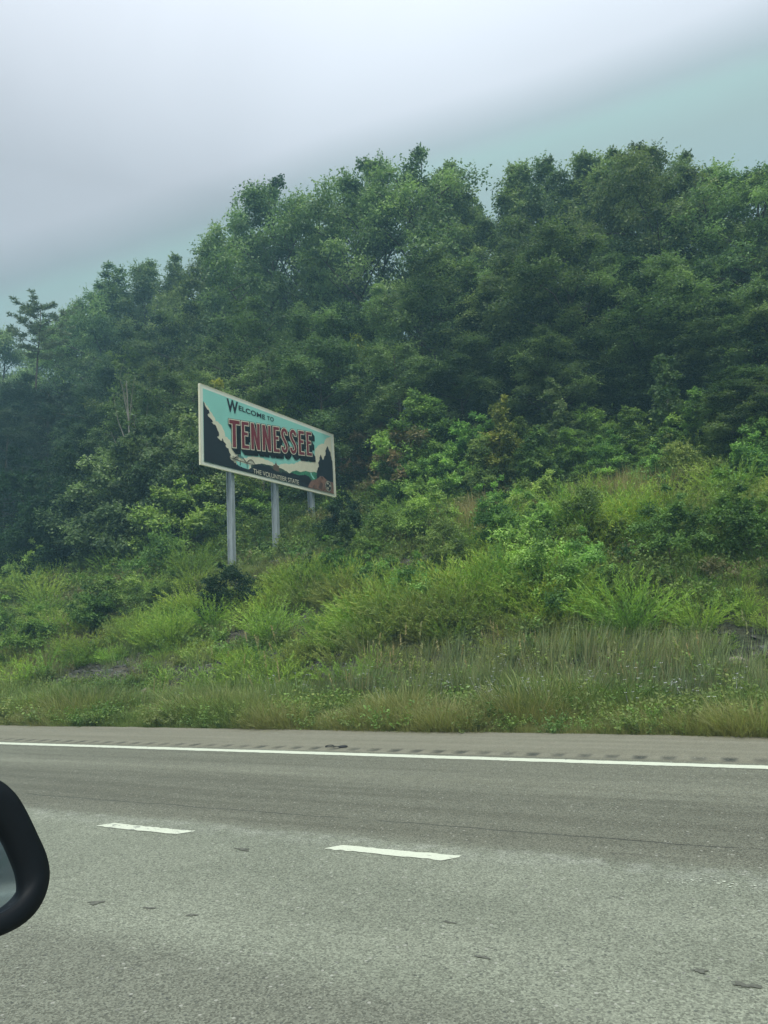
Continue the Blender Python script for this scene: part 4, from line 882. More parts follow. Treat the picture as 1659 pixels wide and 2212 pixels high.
('s',-6.48,26.40,2.66,1.00,1.72,'bushy green sapling, thirty-third from the left along the front edge of the woods','saplings and trees along the wood edge'),
('y3',-5.67,25.00,2.63,1.00,4.12,'light green leafy sapling, thirty-fourth from the left along the front edge of the woods','saplings and trees along the wood edge'),
('t2',-5.59,27.40,3.57,1.00,0.23,'tall narrow pale-leaved sapling, thirty-fifth from the left along the front edge of the woods','saplings and trees along the wood edge'),
('s',-4.85,25.90,2.13,1.00,2.63,'bushy green sapling, thirty-sixth from the left along the front edge of the woods','saplings and trees along the wood edge'),
('s',-4.34,27.40,2.51,1.00,5.03,'bushy green sapling, thirty-seventh from the left along the front edge of the woods','saplings and trees along the wood edge'),
('s',-3.60,25.00,2.09,1.00,1.15,'bushy green sapling, thirty-eighth from the left along the front edge of the woods','saplings and trees along the wood edge'),
('s',-2.90,26.40,2.44,1.00,3.54,'bushy green sapling, thirty-ninth from the left along the front edge of the woods','saplings and trees along the wood edge'),
('s',-2.31,25.40,1.31,1.00,5.94,'bushy green sapling, fortieth from the left along the front edge of the woods','saplings and trees along the wood edge'),
('t2',-1.52,25.90,3.72,1.00,2.06,'tall narrow pale-leaved sapling, forty-first from the left along the front edge of the woods','saplings and trees along the wood edge'),
('y3',-1.36,25.00,1.64,1.00,4.46,'light green leafy sapling, forty-second from the left along the front edge of the woods','saplings and trees along the wood edge'),
('s',-0.53,25.90,2.49,1.00,0.57,'bushy green sapling, forty-third from the left along the front edge of the woods','saplings and trees along the wood edge'),
('s',-0.05,24.40,2.12,1.00,2.97,'bushy green sapling, forty-fourth from the left along the front edge of the woods','saplings and trees along the wood edge'),
('s',0.10,24.00,1.31,1.00,5.37,'bushy green sapling, forty-fifth from the left along the front edge of the woods','saplings and trees along the wood edge'),
('m',0.85,25.40,3.51,1.00,1.49,'leafy low-branched tree, forty-sixth from the left along the front edge of the woods','saplings and trees along the wood edge'),
('s',1.15,22.90,2.13,1.00,3.89,'bushy green sapling, forty-seventh from the left along the front edge of the woods','saplings and trees along the wood edge'),
('m',1.54,24.40,3.16,1.00,0.00,'leafy low-branched tree, forty-eighth from the left along the front edge of the woods','saplings and trees along the wood edge'),
('s',2.16,23.40,2.18,1.00,2.40,'bushy green sapling just outside the picture at the wood edge','saplings and trees along the wood edge'),
('D',-14.01,17.20,1.29,1.00,4.80,'dark green rounded shrub at the foot of the left sign post','shrubs on the slope'),
('D2',-12.99,23.20,1.72,1.00,0.92,'deep green broadleaf shrub hiding the foot of the far sign post','shrubs on the slope'),
('t3',-11.55,20.50,1.59,1.00,3.32,'pale slender sapling just right of the sign, standing clear of the weeds','shrubs on the slope'),
('s2',-18.93,26.00,1.59,1.00,5.72,'green shrub behind the gap between the first two sign posts','shrubs on the slope'),
('s6',-27.69,22.50,4.01,1.00,1.83,'dusky green shrub at the lower left end of the woods','shrubs on the slope'),
('s6',-28.87,21.50,2.99,1.00,4.23,'dusky shrub at the left margin below the dark woods','shrubs on the slope'),
('s4',-25.33,22.80,3.83,1.00,0.35,'mottled green shrub below the left woods','shrubs on the slope'),
('s4',-22.91,23.20,4.28,1.00,2.75,'leafy shrub between the left woods and the sign','shrubs on the slope'),
('s2',-20.15,22.50,3.25,1.00,5.14,'leafy shrub just left of the sign posts','shrubs on the slope'),
('b2',-11.97,18.50,0.92,1.00,1.26,'rounded weedy bush on the bare patch below the sign','shrubs on the slope'),
('b2',-4.40,19.00,1.07,1.00,3.66,'soft rounded bush in the middle of the weedy slope','shrubs on the slope'),
('s2',0.80,25.50,1.91,1.00,6.06,'spreading green shrub at the right margin, high on the slope','shrubs on the slope'),
('s2',-0.91,25.80,1.76,1.00,2.17,'dull green shrub high on the slope near the right margin','shrubs on the slope'),
('s2',-9.98,25.00,2.01,1.00,4.57,'small leafy shrub right of the sign below the brownish bushes','shrubs on the slope'),
('wB',-24.40,16.13,0.92,1.00,0.69,'feathery bush, first from the left among the bushes of the lower slope','low bushes on the weedy slope'),
('wB',-21.85,15.30,1.11,1.00,3.09,'feathery bush, second from the left among the bushes of the lower slope','low bushes on the weedy slope'),
('wD',-22.94,16.21,1.34,1.00,5.49,'deep green low bush, third from the left among the bushes of the lower slope','low bushes on the weedy slope'),
('wD',-19.69,15.09,1.22,1.00,1.60,'deep green low bush, fourth from the left among the bushes of the lower slope','low bushes on the weedy slope'),
('wB',-20.32,16.39,0.98,1.00,4.00,'feathery bush, fifth from the left among the bushes of the lower slope','low bushes on the weedy slope'),
('wD',-18.87,16.55,1.29,1.00,0.12,'deep green low bush, sixth from the left among the bushes of the lower slope','low bushes on the weedy slope'),
('wB',-16.13,16.08,0.79,1.00,2.52,'feathery bush, seventh from the left among the bushes of the lower slope','low bushes on the weedy slope'),
('wB',-14.72,15.75,1.26,1.00,4.92,'feathery bush, eighth from the left among the bushes of the lower slope','low bushes on the weedy slope'),
('wB',-13.79,16.46,1.14,1.00,1.03,'feathery bush, ninth from the left among the bushes of the lower slope','low bushes on the weedy slope'),
('wB',-11.28,15.81,1.36,1.00,3.43,'feathery bush, tenth from the left among the bushes of the lower slope','low bushes on the weedy slope'),
('wB',-9.60,15.85,0.96,1.00,5.83,'feathery bush, eleventh from the left among the bushes of the lower slope','low bushes on the weedy slope'),
('wB',-8.59,16.44,1.22,1.00,1.95,'feathery bush, twelfth from the left among the bushes of the lower slope','low bushes on the weedy slope'),
('wB',-7.73,15.19,0.96,1.00,4.35,'feathery bush, thirteenth from the left among the bushes of the lower slope','low bushes on the weedy slope'),
('wA',-6.88,16.25,1.20,1.00,0.46,'low leafy bush, fourteenth from the left among the bushes of the lower slope','low bushes on the weedy slope'),
('wB',-5.83,14.85,0.73,1.00,2.86,'feathery bush, fifteenth from the left among the bushes of the lower slope','low bushes on the weedy slope'),
('wB',-5.57,16.23,1.21,1.00,5.26,'feathery bush, sixteenth from the left among the bushes of the lower slope','low bushes on the weedy slope'),
('wA',-3.80,16.03,1.44,1.00,1.38,'low leafy bush, seventeenth from the left among the bushes of the lower slope','low bushes on the weedy slope'),
('wB',-1.97,14.94,1.45,1.00,3.77,'feathery bush, eighteenth from the left among the bushes of the lower slope','low bushes on the weedy slope'),
('wA',-1.98,16.13,0.80,1.00,6.17,'low leafy bush, nineteenth from the left among the bushes of the lower slope','low bushes on the weedy slope'),
('wB',-0.71,15.00,0.86,1.00,2.29,'feathery bush, twentieth from the left among the bushes of the lower slope','low bushes on the weedy slope'),
('wC',0.97,16.27,0.84,1.00,4.69,'dull olive bush, twenty-first from the left among the bushes of the lower slope','low bushes on the weedy slope'),
('wB',1.71,14.81,0.81,1.00,0.80,'feathery bush, twenty-second from the left among the bushes of the lower slope','low bushes on the weedy slope'),
('wA',2.27,16.66,1.42,1.00,3.20,'low leafy bush, twenty-third from the left among the bushes of the lower slope','low bushes on the weedy slope'),
('wA',-25.77,17.30,1.42,1.00,5.60,'low leafy bush, first from the left among the bushes of the middle slope','low bushes on the weedy slope'),
('wD',-27.04,18.43,0.77,1.00,1.72,'deep green low bush, second from the left among the bushes of the middle slope','low bushes on the weedy slope'),
('wB',-28.27,19.50,1.42,1.00,4.12,'feathery bush, third from the left among the bushes of the middle slope','low bushes on the weedy slope'),
('wB',-26.05,19.68,1.48,1.00,0.23,'feathery bush, fourth from the left among the bushes of the middle slope','low bushes on the weedy slope'),
('wB',-24.16,19.02,1.39,1.00,2.63,'feathery bush, fifth from the left among the bushes of the middle slope','low bushes on the weedy slope'),
('wB',-22.80,17.98,1.13,1.00,5.03,'feathery bush, sixth from the left among the bushes of the middle slope','low bushes on the weedy slope'),
('wB',-21.69,19.60,0.70,1.00,1.15,'feathery bush, seventh from the left among the bushes of the middle slope','low bushes on the weedy slope'),
('wA',-19.31,17.79,1.38,1.00,3.55,'low leafy bush, eighth from the left among the bushes of the middle slope','low bushes on the weedy slope'),
('wA',-17.49,17.69,1.01,1.00,5.95,'low leafy bush, ninth from the left among the bushes of the middle slope','low bushes on the weedy slope'),
('wB',-18.31,18.67,0.91,1.00,2.06,'feathery bush, tenth from the left among the bushes of the middle slope','low bushes on the weedy slope'),
('wA',-19.55,20.26,1.63,1.00,4.46,'low leafy bush, eleventh from the left among the bushes of the middle slope','low bushes on the weedy slope'),
('wB',-15.51,17.46,1.09,1.00,0.58,'feathery bush, twelfth from the left among the bushes of the middle slope','low bushes on the weedy slope'),
('wB',-17.49,19.87,1.49,1.00,2.98,'feathery bush, thirteenth from the left among the bushes of the middle slope','low bushes on the weedy slope'),
('wB',-16.42,18.86,1.09,1.00,5.37,'feathery bush, fourteenth from the left among the bushes of the middle slope','low bushes on the weedy slope'),
('wB',-11.83,18.03,1.23,1.00,1.49,'feathery bush, fifteenth from the left among the bushes of the middle slope','low bushes on the weedy slope'),
('wD',-11.01,19.09,0.97,1.00,3.89,'deep green low bush, sixteenth from the left among the bushes of the middle slope','low bushes on the weedy slope'),
('wD',-10.67,20.41,0.85,1.00,0.01,'deep green low bush, seventeenth from the left among the bushes of the middle slope','low bushes on the weedy slope'),
('wA',-9.04,18.03,0.95,1.00,2.40,'low leafy bush, eighteenth from the left among the bushes of the middle slope','low bushes on the weedy slope'),
('wB',-7.96,17.49,1.31,1.00,4.80,'feathery bush, nineteenth from the left among the bushes of the middle slope','low bushes on the weedy slope'),
('wC',-7.37,19.16,1.24,1.00,0.92,'dull olive bush, twentieth from the left among the bushes of the middle slope','low bushes on the weedy slope'),
('wD',-5.81,19.47,1.41,1.00,3.32,'deep green low bush, twenty-first from the left among the bushes of the middle slope','low bushes on the weedy slope'),
('wA',-4.65,18.32,1.49,1.00,5.72,'low leafy bush, twenty-second from the left among the bushes of the middle slope','low bushes on the weedy slope'),
('wB',-4.04,20.09,1.42,1.00,1.83,'feathery bush, twenty-third from the left among the bushes of the middle slope','low bushes on the weedy slope'),
('wC',-3.58,18.82,1.44,1.00,4.23,'dull olive bush, twenty-fourth from the left among the bushes of the middle slope','low bushes on the weedy slope'),
('wA',-3.01,17.32,1.02,1.00,0.35,'low leafy bush, twenty-fifth from the left among the bushes of the middle slope','low bushes on the weedy slope'),
('wA',-2.40,19.25,0.76,1.00,2.75,'low leafy bush, twenty-sixth from the left among the bushes of the middle slope','low bushes on the weedy slope'),
('wA',-1.32,17.90,1.30,1.00,5.15,'low leafy bush, twenty-seventh from the left among the bushes of the middle slope','low bushes on the weedy slope'),
('wA',0.26,19.40,1.08,1.00,1.26,'low leafy bush, twenty-eighth from the left among the bushes of the middle slope','low bushes on the weedy slope'),
('wD',0.22,17.95,1.49,1.00,3.66,'deep green low bush, twenty-ninth from the left among the bushes of the middle slope','low bushes on the weedy slope'),
('wD',1.72,19.60,1.24,1.00,6.06,'deep green low bush, thirtieth from the left among the bushes of the middle slope','low bushes on the weedy slope'),
('wA',3.33,20.27,1.57,1.00,2.18,'low leafy bush, thirty-first from the left among the bushes of the middle slope','low bushes on the weedy slope'),
('wC',3.24,18.92,1.32,1.00,4.58,'dull olive bush, thirty-second from the left among the bushes of the middle slope','low bushes on the weedy slope'),
('wA',3.07,17.75,0.79,1.00,0.69,'low leafy bush, thirty-third from the left among the bushes of the middle slope','low bushes on the weedy slope'),
('wD',-29.77,20.70,1.06,1.00,3.09,'deep green low bush, first from the left among the bushes of the upper slope','low bushes on the weedy slope'),
('wA',-27.60,20.75,1.63,1.00,5.49,'low leafy bush, second from the left among the bushes of the upper slope','low bushes on the weedy slope'),
('wB',-26.16,21.12,1.21,1.00,1.61,'feathery bush, third from the left among the bushes of the upper slope','low bushes on the weedy slope'),
('wB',-24.00,20.61,0.92,1.00,4.00,'feathery bush, fourth from the left among the bushes of the upper slope','low bushes on the weedy slope'),
('wA',-24.76,21.57,1.07,1.00,0.12,'low leafy bush, fifth from the left among the bushes of the upper slope','low bushes on the weedy slope'),
('wB',-23.14,21.64,1.38,1.00,2.52,'feathery bush, sixth from the left among the bushes of the upper slope','low bushes on the weedy slope'),
('wB',-21.34,21.36,0.96,1.00,4.92,'feathery bush, seventh from the left among the bushes of the upper slope','low bushes on the weedy slope'),
('wB',-18.56,22.50,1.06,1.00,1.03,'feathery bush, eighth from the left among the bushes of the upper slope','low bushes on the weedy slope'),
('wA',-10.76,22.09,1.21,1.00,3.43,'low leafy bush, ninth from the left among the bushes of the upper slope','low bushes on the weedy slope'),
('wC',-10.71,23.39,0.93,1.00,5.83,'dull olive bush, tenth from the left among the bushes of the upper slope','low bushes on the weedy slope'),
('wA',-8.87,21.47,1.60,1.00,1.95,'low leafy bush, eleventh from the left among the bushes of the upper slope','low bushes on the weedy slope'),
('wA',-9.15,23.05,0.80,1.00,4.35,'low leafy bush, twelfth from the left among the bushes of the upper slope','low bushes on the weedy slope'),
('wB',-7.67,21.52,0.99,1.00,0.46,'feathery bush, thirteenth from the left among the bushes of the upper slope','low bushes on the weedy slope'),
('wA',-6.59,22.28,1.24,1.00,2.86,'low leafy bush, fourteenth from the left among the bushes of the upper slope','low bushes on the weedy slope'),
('wA',-5.17,21.36,1.48,1.00,5.26,'low leafy bush, fifteenth from the left among the bushes of the upper slope','low bushes on the weedy slope'),
('wB',-5.26,23.28,0.80,1.00,1.38,'feathery bush, sixteenth from the left among the bushes of the upper slope','low bushes on the weedy slope'),
('wB',-3.93,22.90,1.55,1.00,3.78,'feathery bush, seventeenth from the left among the bushes of the upper slope','low bushes on the weedy slope'),
('wC',-3.97,24.17,1.07,1.00,6.18,'dull olive bush, eighteenth from the left among the bushes of the upper slope','low bushes on the weedy slope'),
('wB',-2.88,21.57,1.41,1.00,2.29,'feathery bush, nineteenth from the left among the bushes of the upper slope','low bushes on the weedy slope'),
('wA',-2.08,24.07,1.19,1.00,4.69,'low leafy bush, twentieth from the left among the bushes of the upper slope','low bushes on the weedy slope'),
('wB',-1.58,20.97,1.28,1.00,0.81,'feathery bush, twenty-first from the left among the bushes of the upper slope','low bushes on the weedy slope'),
('wC',-0.99,22.42,1.56,1.00,3.21,'dull olive bush, twenty-second from the left among the bushes of the upper slope','low bushes on the weedy slope'),
('wB',0.15,23.96,0.94,1.00,5.60,'feathery bush, twenty-third from the left among the bushes of the upper slope','low bushes on the weedy slope'),
('wB',0.05,21.29,1.61,1.00,1.72,'feathery bush, twenty-fourth from the left among the bushes of the upper slope','low bushes on the weedy slope'),
('wA',0.44,22.62,1.52,1.00,4.12,'low leafy bush, twenty-fifth from the left among the bushes of the upper slope','low bushes on the weedy slope'),
('wC',2.32,24.36,0.85,1.00,0.24,'dull olive bush, twenty-sixth from the left among the bushes of the upper slope','low bushes on the weedy slope'),
('wB',2.00,21.38,0.79,1.00,2.63,'feathery bush, twenty-seventh from the left among the bushes of the upper slope','low bushes on the weedy slope'),
('wA',3.41,22.95,1.19,1.00,5.03,'low leafy bush, twenty-eighth from the left among the bushes of the upper slope','low bushes on the weedy slope'),
('md',-54.40,30.93,7.10,1.05,1.15,'partly hidden broadleaf tree in the woods left of the sign, first from the left','half-hidden trees filling the woods'),
('q',-60.96,36.92,10.46,1.05,3.55,'partly hidden dark pine in the woods left of the sign, first from the left','half-hidden trees filling the woods'),
('t',-88.22,53.86,9.10,1.05,5.95,'deep slender broadleaf tree in the woods left of the sign, first from the left','half-hidden trees filling the woods'),
('q',-47.11,28.77,8.78,1.05,2.06,'partly hidden dark pine in the woods left of the sign, second from the left','half-hidden trees filling the woods'),
('md',-79.99,49.15,10.66,1.05,4.46,'deep broadleaf tree in the woods left of the sign, first from the left','half-hidden trees filling the woods'),
('t',-98.73,61.13,9.19,1.05,0.58,'deep slender broadleaf tree in the woods left of the sign, second from the left','half-hidden trees filling the woods'),
('q',-71.54,44.62,11.66,1.05,2.98,'deep dark pine in the woods left of the sign, first from the left','half-hidden trees filling the woods'),
('md',-84.76,54.82,10.17,1.05,5.38,'deep broadleaf tree in the woods left of the sign, second from the left','half-hidden trees filling the woods'),
('md',-76.04,49.36,11.36,1.05,1.49,'deep broadleaf tree in the woods left of the sign, third from the left','half-hidden trees filling the woods'),
('t',-95.00,62.02,12.17,1.05,3.89,'deep slender broadleaf tree in the woods left of the sign, third from the left','half-hidden trees filling the woods'),
('q',-68.33,44.65,10.12,1.05,0.01,'deep dark pine in the woods left of the sign, second from the left','half-hidden trees filling the woods'),
('q',-54.78,35.85,11.83,1.05,2.41,'partly hidden dark pine in the woods left of the sign, third from the left','half-hidden trees filling the woods'),
('md',-80.07,53.44,11.13,1.05,4.81,'deep broadleaf tree in the woods left of the sign, fourth from the left','half-hidden trees filling the woods'),
('md',-89.09,60.47,10.72,1.05,0.92,'deep broadleaf tree in the woods left of the sign, fifth from the left','half-hidden trees filling the woods'),
('md',-56.60,38.50,10.97,1.05,3.32,'partly hidden broadleaf tree in the woods left of the sign, second from the left','half-hidden trees filling the woods'),
('md',-71.03,48.60,10.40,1.05,5.72,'deep broadleaf tree in the woods left of the sign, sixth from the left','half-hidden trees filling the woods'),
('q',-50.31,35.03,12.02,1.05,1.84,'partly hidden dark pine in the woods left of the sign, fourth from the left','half-hidden trees filling the woods'),
('q',-64.36,45.54,11.86,1.05,4.23,'deep dark pine in the woods left of the sign, third from the left','half-hidden trees filling the woods'),
('md',-77.27,54.92,9.15,1.05,0.35,'deep broadleaf tree in the woods left of the sign, seventh from the left','half-hidden trees filling the woods'),
('md',-84.75,61.64,9.20,1.05,2.75,'deep broadleaf tree in the woods left of the sign, eighth from the left','half-hidden trees filling the woods'),
('md',-73.01,53.90,12.96,1.05,5.15,'deep broadleaf tree in the woods left of the sign, ninth from the left','half-hidden trees filling the woods'),
('q',-54.29,40.74,12.80,1.05,1.26,'partly hidden dark pine in the woods left of the sign, fifth from the left','half-hidden trees filling the woods'),
('o',-66.50,50.17,11.76,1.05,3.66,'deep spreading broadleaf tree in the woods left of the sign, first from the left','half-hidden trees filling the woods'),
('md',-76.46,61.68,9.54,1.05,6.06,'deep broadleaf tree in the woods left of the sign, tenth from the left','half-hidden trees filling the woods'),
('md',-58.68,47.70,11.18,1.05,2.18,'deep broadleaf tree in the woods left of the sign, eleventh from the left','half-hidden trees filling the woods'),
('o',-68.27,56.58,11.07,1.05,4.58,'deep spreading broadleaf tree in the woods left of the sign, second from the left','half-hidden trees filling the woods'),
('md',-72.86,60.80,9.73,1.05,0.69,'deep broadleaf tree in the woods left of the sign, twelfth from the left','half-hidden trees filling the woods'),
('q',-42.94,36.88,9.43,1.05,3.09,'partly hidden dark pine in the woods left of the sign, sixth from the left','half-hidden trees filling the woods'),
('md',-69.36,59.92,11.49,1.05,5.49,'deep broadleaf tree in the woods left of the sign, thirteenth from the left','half-hidden trees filling the woods'),
('md',-63.14,56.26,9.06,1.05,1.61,'deep broadleaf tree in the woods left of the sign, fourteenth from the left','half-hidden trees filling the woods'),
('md',-53.67,48.34,10.41,1.05,4.01,'deep broadleaf tree in the woods left of the sign, fifteenth from the left','half-hidden trees filling the woods'),
('md',-60.33,55.11,10.34,1.05,0.12,'deep broadleaf tree in the woods left of the sign, sixteenth from the left','half-hidden trees filling the woods'),
('m',-64.82,61.51,11.98,1.05,2.52,'deep broadleaf tree in the woods left of the sign, seventeenth from the left','half-hidden trees filling the woods'),
('q',-47.09,45.01,11.59,1.05,4.92,'deep dark pine in the woods left of the sign, fourth from the left','half-hidden trees filling the woods'),
('t',-55.09,53.49,10.40,1.05,1.04,'deep slender broadleaf tree in the woods left of the sign, fourth from the left','half-hidden trees filling the woods'),
('m',-50.74,50.00,11.57,1.05,3.44,'deep broadleaf tree in the woods left of the sign, eighteenth from the left','half-hidden trees filling the woods'),
('o',-61.81,61.24,11.97,1.05,5.83,'deep spreading broadleaf tree in the woods left of the sign, third from the left','half-hidden trees filling the woods'),
('o',-57.43,60.78,10.26,1.05,1.95,'deep spreading broadleaf tree in the woods left of the sign, fourth from the left','half-hidden trees filling the woods'),
('m',-50.86,55.29,9.15,1.05,4.35,'deep broadleaf tree in the woods left of the sign, nineteenth from the left','half-hidden trees filling the woods'),
('m',-42.43,48.93,9.80,1.05,0.47,'deep broadleaf tree in the woods left of the sign, twentieth from the left','half-hidden trees filling the woods'),
('m',-52.38,60.53,11.62,1.05,2.86,'deep broadleaf tree in the woods left of the sign, twenty-first from the left','half-hidden trees filling the woods'),
('t',-47.12,55.59,9.43,1.05,5.26,'deep slender broadleaf tree in the woods behind the sign, first from the left','half-hidden trees filling the woods'),
('m',-38.03,45.05,10.40,1.05,1.38,'deep broadleaf tree in the woods behind the sign, first from the left','half-hidden trees filling the woods'),
('t',-49.02,60.34,11.27,1.05,3.78,'deep slender broadleaf tree in the woods behind the sign, second from the left','half-hidden trees filling the woods'),
('m',-42.94,53.45,12.11,1.05,6.18,'deep broadleaf tree in the woods behind the sign, second from the left','half-hidden trees filling the woods'),
('m',-37.69,48.52,12.57,1.05,2.29,'deep broadleaf tree in the woods behind the sign, third from the left','half-hidden trees filling the woods'),
('m',-33.51,44.60,12.90,1.05,4.69,'deep broadleaf tree in the woods behind the sign, fourth from the left','half-hidden trees filling the woods'),
('m',-28.15,41.47,11.76,1.05,0.81,'partly hidden broadleaf tree in the woods behind the sign','half-hidden trees filling the woods'),
('o',-21.34,44.70,9.69,1.05,3.21,'deep spreading broadleaf tree in the woods just right of the sign','half-hidden trees filling the woods'),
('m',-8.68,36.41,11.88,1.05,5.61,'partly hidden broadleaf tree in the woods just right of the sign','half-hidden trees filling the woods'),
]

rr = random.Random(3)
for i, (k, x, y, h, wf, rot, label, group) in enumerate(TREES):
    pr = K[k][i % len(K[k])]; root = empty(pr['name'], (x, y, float(terrain_z(x, y)) - .05), rot)
    s = h / (pr['H'] * 1.0); w = (s ** .6 if pr['H'] > 10 else s ** .8) * wf * rr.uniform(.92, 1.1); root.scale = (w, w, s)
    tag(root, label, CATS[k], group)
    for nm, me in pr['parts']:
        o = bpy.data.objects.new(nm, me); COL.objects.link(o); o.parent = root

# ------------------------------------------------------------------ undergrowth scattered over the ground
def p_herb(seed, n=26, H=.6, leaf=.05):
    rng = np.random.RandomState(seed); az = rng.uniform(0, 6.283, n); o = rng.uniform(.1, 1.1, n)
    D = unit(np.stack([np.cos(az) * o, np.sin(az) * o, np.full(n, .9)], 1)); P0 = np.stack([np.cos(az), np.sin(az), az * 0], 1) * rng.uniform(0, .25, (n, 1))
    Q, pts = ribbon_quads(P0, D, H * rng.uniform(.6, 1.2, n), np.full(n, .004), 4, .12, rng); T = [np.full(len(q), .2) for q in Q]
    for i in range(1, 5):
        for j in range(5):
            c = pts[i - 1] * (1 - j / 5) + pts[i] * (j / 5); s = unit(rng.normal(size=c.shape)); nn = unit(rng.normal(size=c.shape) + np.array([0, 0, 1.3])); a = unit(np.cross(nn, s)); b = np.cross(nn, a); l = leaf * rng.uniform(.6, 1.2, (n, 1))
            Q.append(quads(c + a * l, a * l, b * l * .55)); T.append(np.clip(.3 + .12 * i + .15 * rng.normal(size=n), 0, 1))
    return qmesh('leafy_weed', Q, T)
def p_grass(seed, n=80, H=.4, w=.006, spread=.28, bend=.22, out=.7, wind=(0, 0)):
    rng = np.random.RandomState(seed); az = rng.uniform(0, 6.283, n); o = rng.uniform(.05, out, n)
    D = unit(np.stack([np.cos(az) * o + wind[0], np.sin(az) * o + wind[1], np.full(n, 1.0)], 1)); P0 = np.stack([np.cos(az), np.sin(az), az * 0], 1) * (spread * rng.rand(n, 1) ** .5)
    Q, pts = ribbon_quads(P0, D, H * rng.uniform(.45, 1.15, n), w * rng.uniform(.6, 1.3, n), 4, bend, rng); t = np.clip(.5 + .28 * rng.normal(size=n), 0, 1)
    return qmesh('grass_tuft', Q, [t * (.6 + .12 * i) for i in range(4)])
def p_stalk(seed, n=5, H=1.1):
    rng = np.random.RandomState(seed); az = rng.uniform(0, 6.283, n); D = unit(np.stack([np.cos(az) * .15 + .06, np.sin(az) * .15, np.full(n, 1.)], 1)); P0 = np.stack([np.cos(az), np.sin(az), az * 0], 1) * .15
    Q, pts = ribbon_quads(P0, D, H * rng.uniform(.6, 1.15, n), np.full(n, .006), 4, .04, rng); T = [np.full(len(q), .7) for q in Q]
    for j in range(14):
        c = pts[3] * (1 - j / 14) + pts[4] * (j / 14); a = unit(rng.normal(size=c.shape) * .5 + np.array([0, 0, 1.])); b = unit(np.cross(a, rng.normal(size=a.shape))); Q.append(quads(c, a * .035, b * .010)); T.append(np.full(n, .95))
    return qmesh('seed_stalk', Q, T)
def p_flower(seed):
    rng = np.random.RandomState(seed); n = 4; az = rng.uniform(0, 6.283, n); D = unit(np.stack([np.cos(az) * .35, np.sin(az) * .35, np.full(n, 1.)], 1)); P0 = np.zeros((n, 3))
    Q, pts = ribbon_quads(P0, D, .55 * rng.uniform(.6, 1.1, n), np.full(n, .003), 3, .05, rng); Q = Q[2:]
    for j in range(5):
        a = unit(np.stack([np.cos(az * 0 + j * 1.2566), np.sin(az * 0 + j * 1.2566), az * 0 + .3], 1)); b = unit(np.cross(a, np.tile([0, 0, 1.], (n, 1)))); Q.append(quads(pts[-1] + a * .014, a * .014, b * .007))
    return qmesh('wild_flower', Q, [np.ones(len(q)) for q in Q])

def scatter(name, protos, mat, P, rot, scl, idx, dry, label, cat):
    pc = bpy.data.collections.new(name + '_kinds')
    for k, me in enumerate(protos):
        me.materials.clear(); me.materials.append(mat); o = bpy.data.objects.new('%s_kind' % name, me); pc.objects.link(o)
    me = bpy.data.meshes.new(name); n = len(P); me.vertices.add(n); me.vertices.foreach_set('co', np.asarray(P, np.float32).ravel())
    for an, ty, v, key in (('rot', 'FLOAT_VECTOR', rot, 'vector'), ('scl', 'FLOAT_VECTOR', scl, 'vector'), ('idx', 'INT', idx, 'value'), ('dry', 'FLOAT', dry, 'value')):
        a = me.attributes.new(an, ty, 'POINT'); a.data.foreach_set(key, np.asarray(v, np.int32 if ty == 'INT' else np.float32).ravel())
    me.update(); me.materials.append(mat)
    o = link(name, me); tag(o, label, cat, None, 'stuff')
    ng = bpy.data.node_groups.new(name + '_scatter', 'GeometryNodeTree')
    ng.interface.new_socket('Geometry', in_out='INPUT', socket_type='NodeSocketGeometry'); ng.interface.new_socket('Geometry', in_out='OUTPUT', socket_type='NodeSocketGeometry')
    N = ng.nodes.new; L = ng.links.new; gi = N('NodeGroupInput'); go = N('NodeGroupOutput'); ip = N('GeometryNodeInstanceOnPoints'); ci = N('GeometryNodeCollectionInfo')
    ci.inputs['Collection'].default_value = pc; ci.inputs['Separate Children'].default_value = True; ci.inputs['Reset Children'].default_value = True; ip.inputs['Pick Instance'].default_value = True
    def att(nm, ty):
        q = N('GeometryNodeInputNamedAttribute'); q.data_type = ty; q.inputs['Name'].default_value = nm; return q.outputs['Attribute']
    L(gi.outputs[0], ip.inputs['Points']); L(ci.outputs[0], ip.inputs['Instance']); L(att('idx', 'INT'), ip.inputs['Instance Index']); L(att('scl', 'FLOAT_VECTOR'), ip.inputs['Scale'])
    er = N('FunctionNodeEulerToRotation'); L(att('rot', 'FLOAT_VECTOR'), er.inputs[0]); L(er.outputs[0], ip.inputs['Rotation'])
    L(ip.outputs[0], go.inputs[0]); md = o.modifiers.new('scatter', 'NODES'); md.node_group = ng
    return o

BARE = [(-13.6, 21.3, 2.4, .95), (-14.4, 18.4, 1.5, .85), (-15.8, 14.2, 2.6, 1), (-12.3, 14.2, 2.0, .97), (-19.5, 14.0, 1.8, .85), (-8.6, 13.9, 1.9, .97), (-6, 13.7, 1.4, .8), (1.0, 14.0, 1.5, 1), (-2.6, 13.6, 1.6, .8), (-9.0, 19.8, 1.8, .85), (-24, 14.0, 1.8, .8), (-11, 17.0, 1.4, .8), (-6.5, 18.2, 1.0, .8), (-.6, 20.5, 1.1, .8), (-21, 17.5, 1.3, .7), (-18.5, 15.8, 1.0, .7), (-10.3, 14.6, 1.2, .8)]
def bare(X, Y):
    b = np.zeros_like(X)
    for x, y, r, s in BARE: b = np.maximum(b, s * np.exp(-(((X - x) / r) ** 2 + ((Y - y) / (r * .55)) ** 2) ** 1.5))
    return b
def in_view(X, Y): return (X > -1.62 * Y - 2) & (X < .12 * Y + 3.5)
def pts(rng, n, y0, y1, x0=-56, x1=6):
    X = rng.uniform(x0, x1, n); Y = rng.uniform(y0, y1, n); k = in_view(X, Y); return X[k], Y[k]
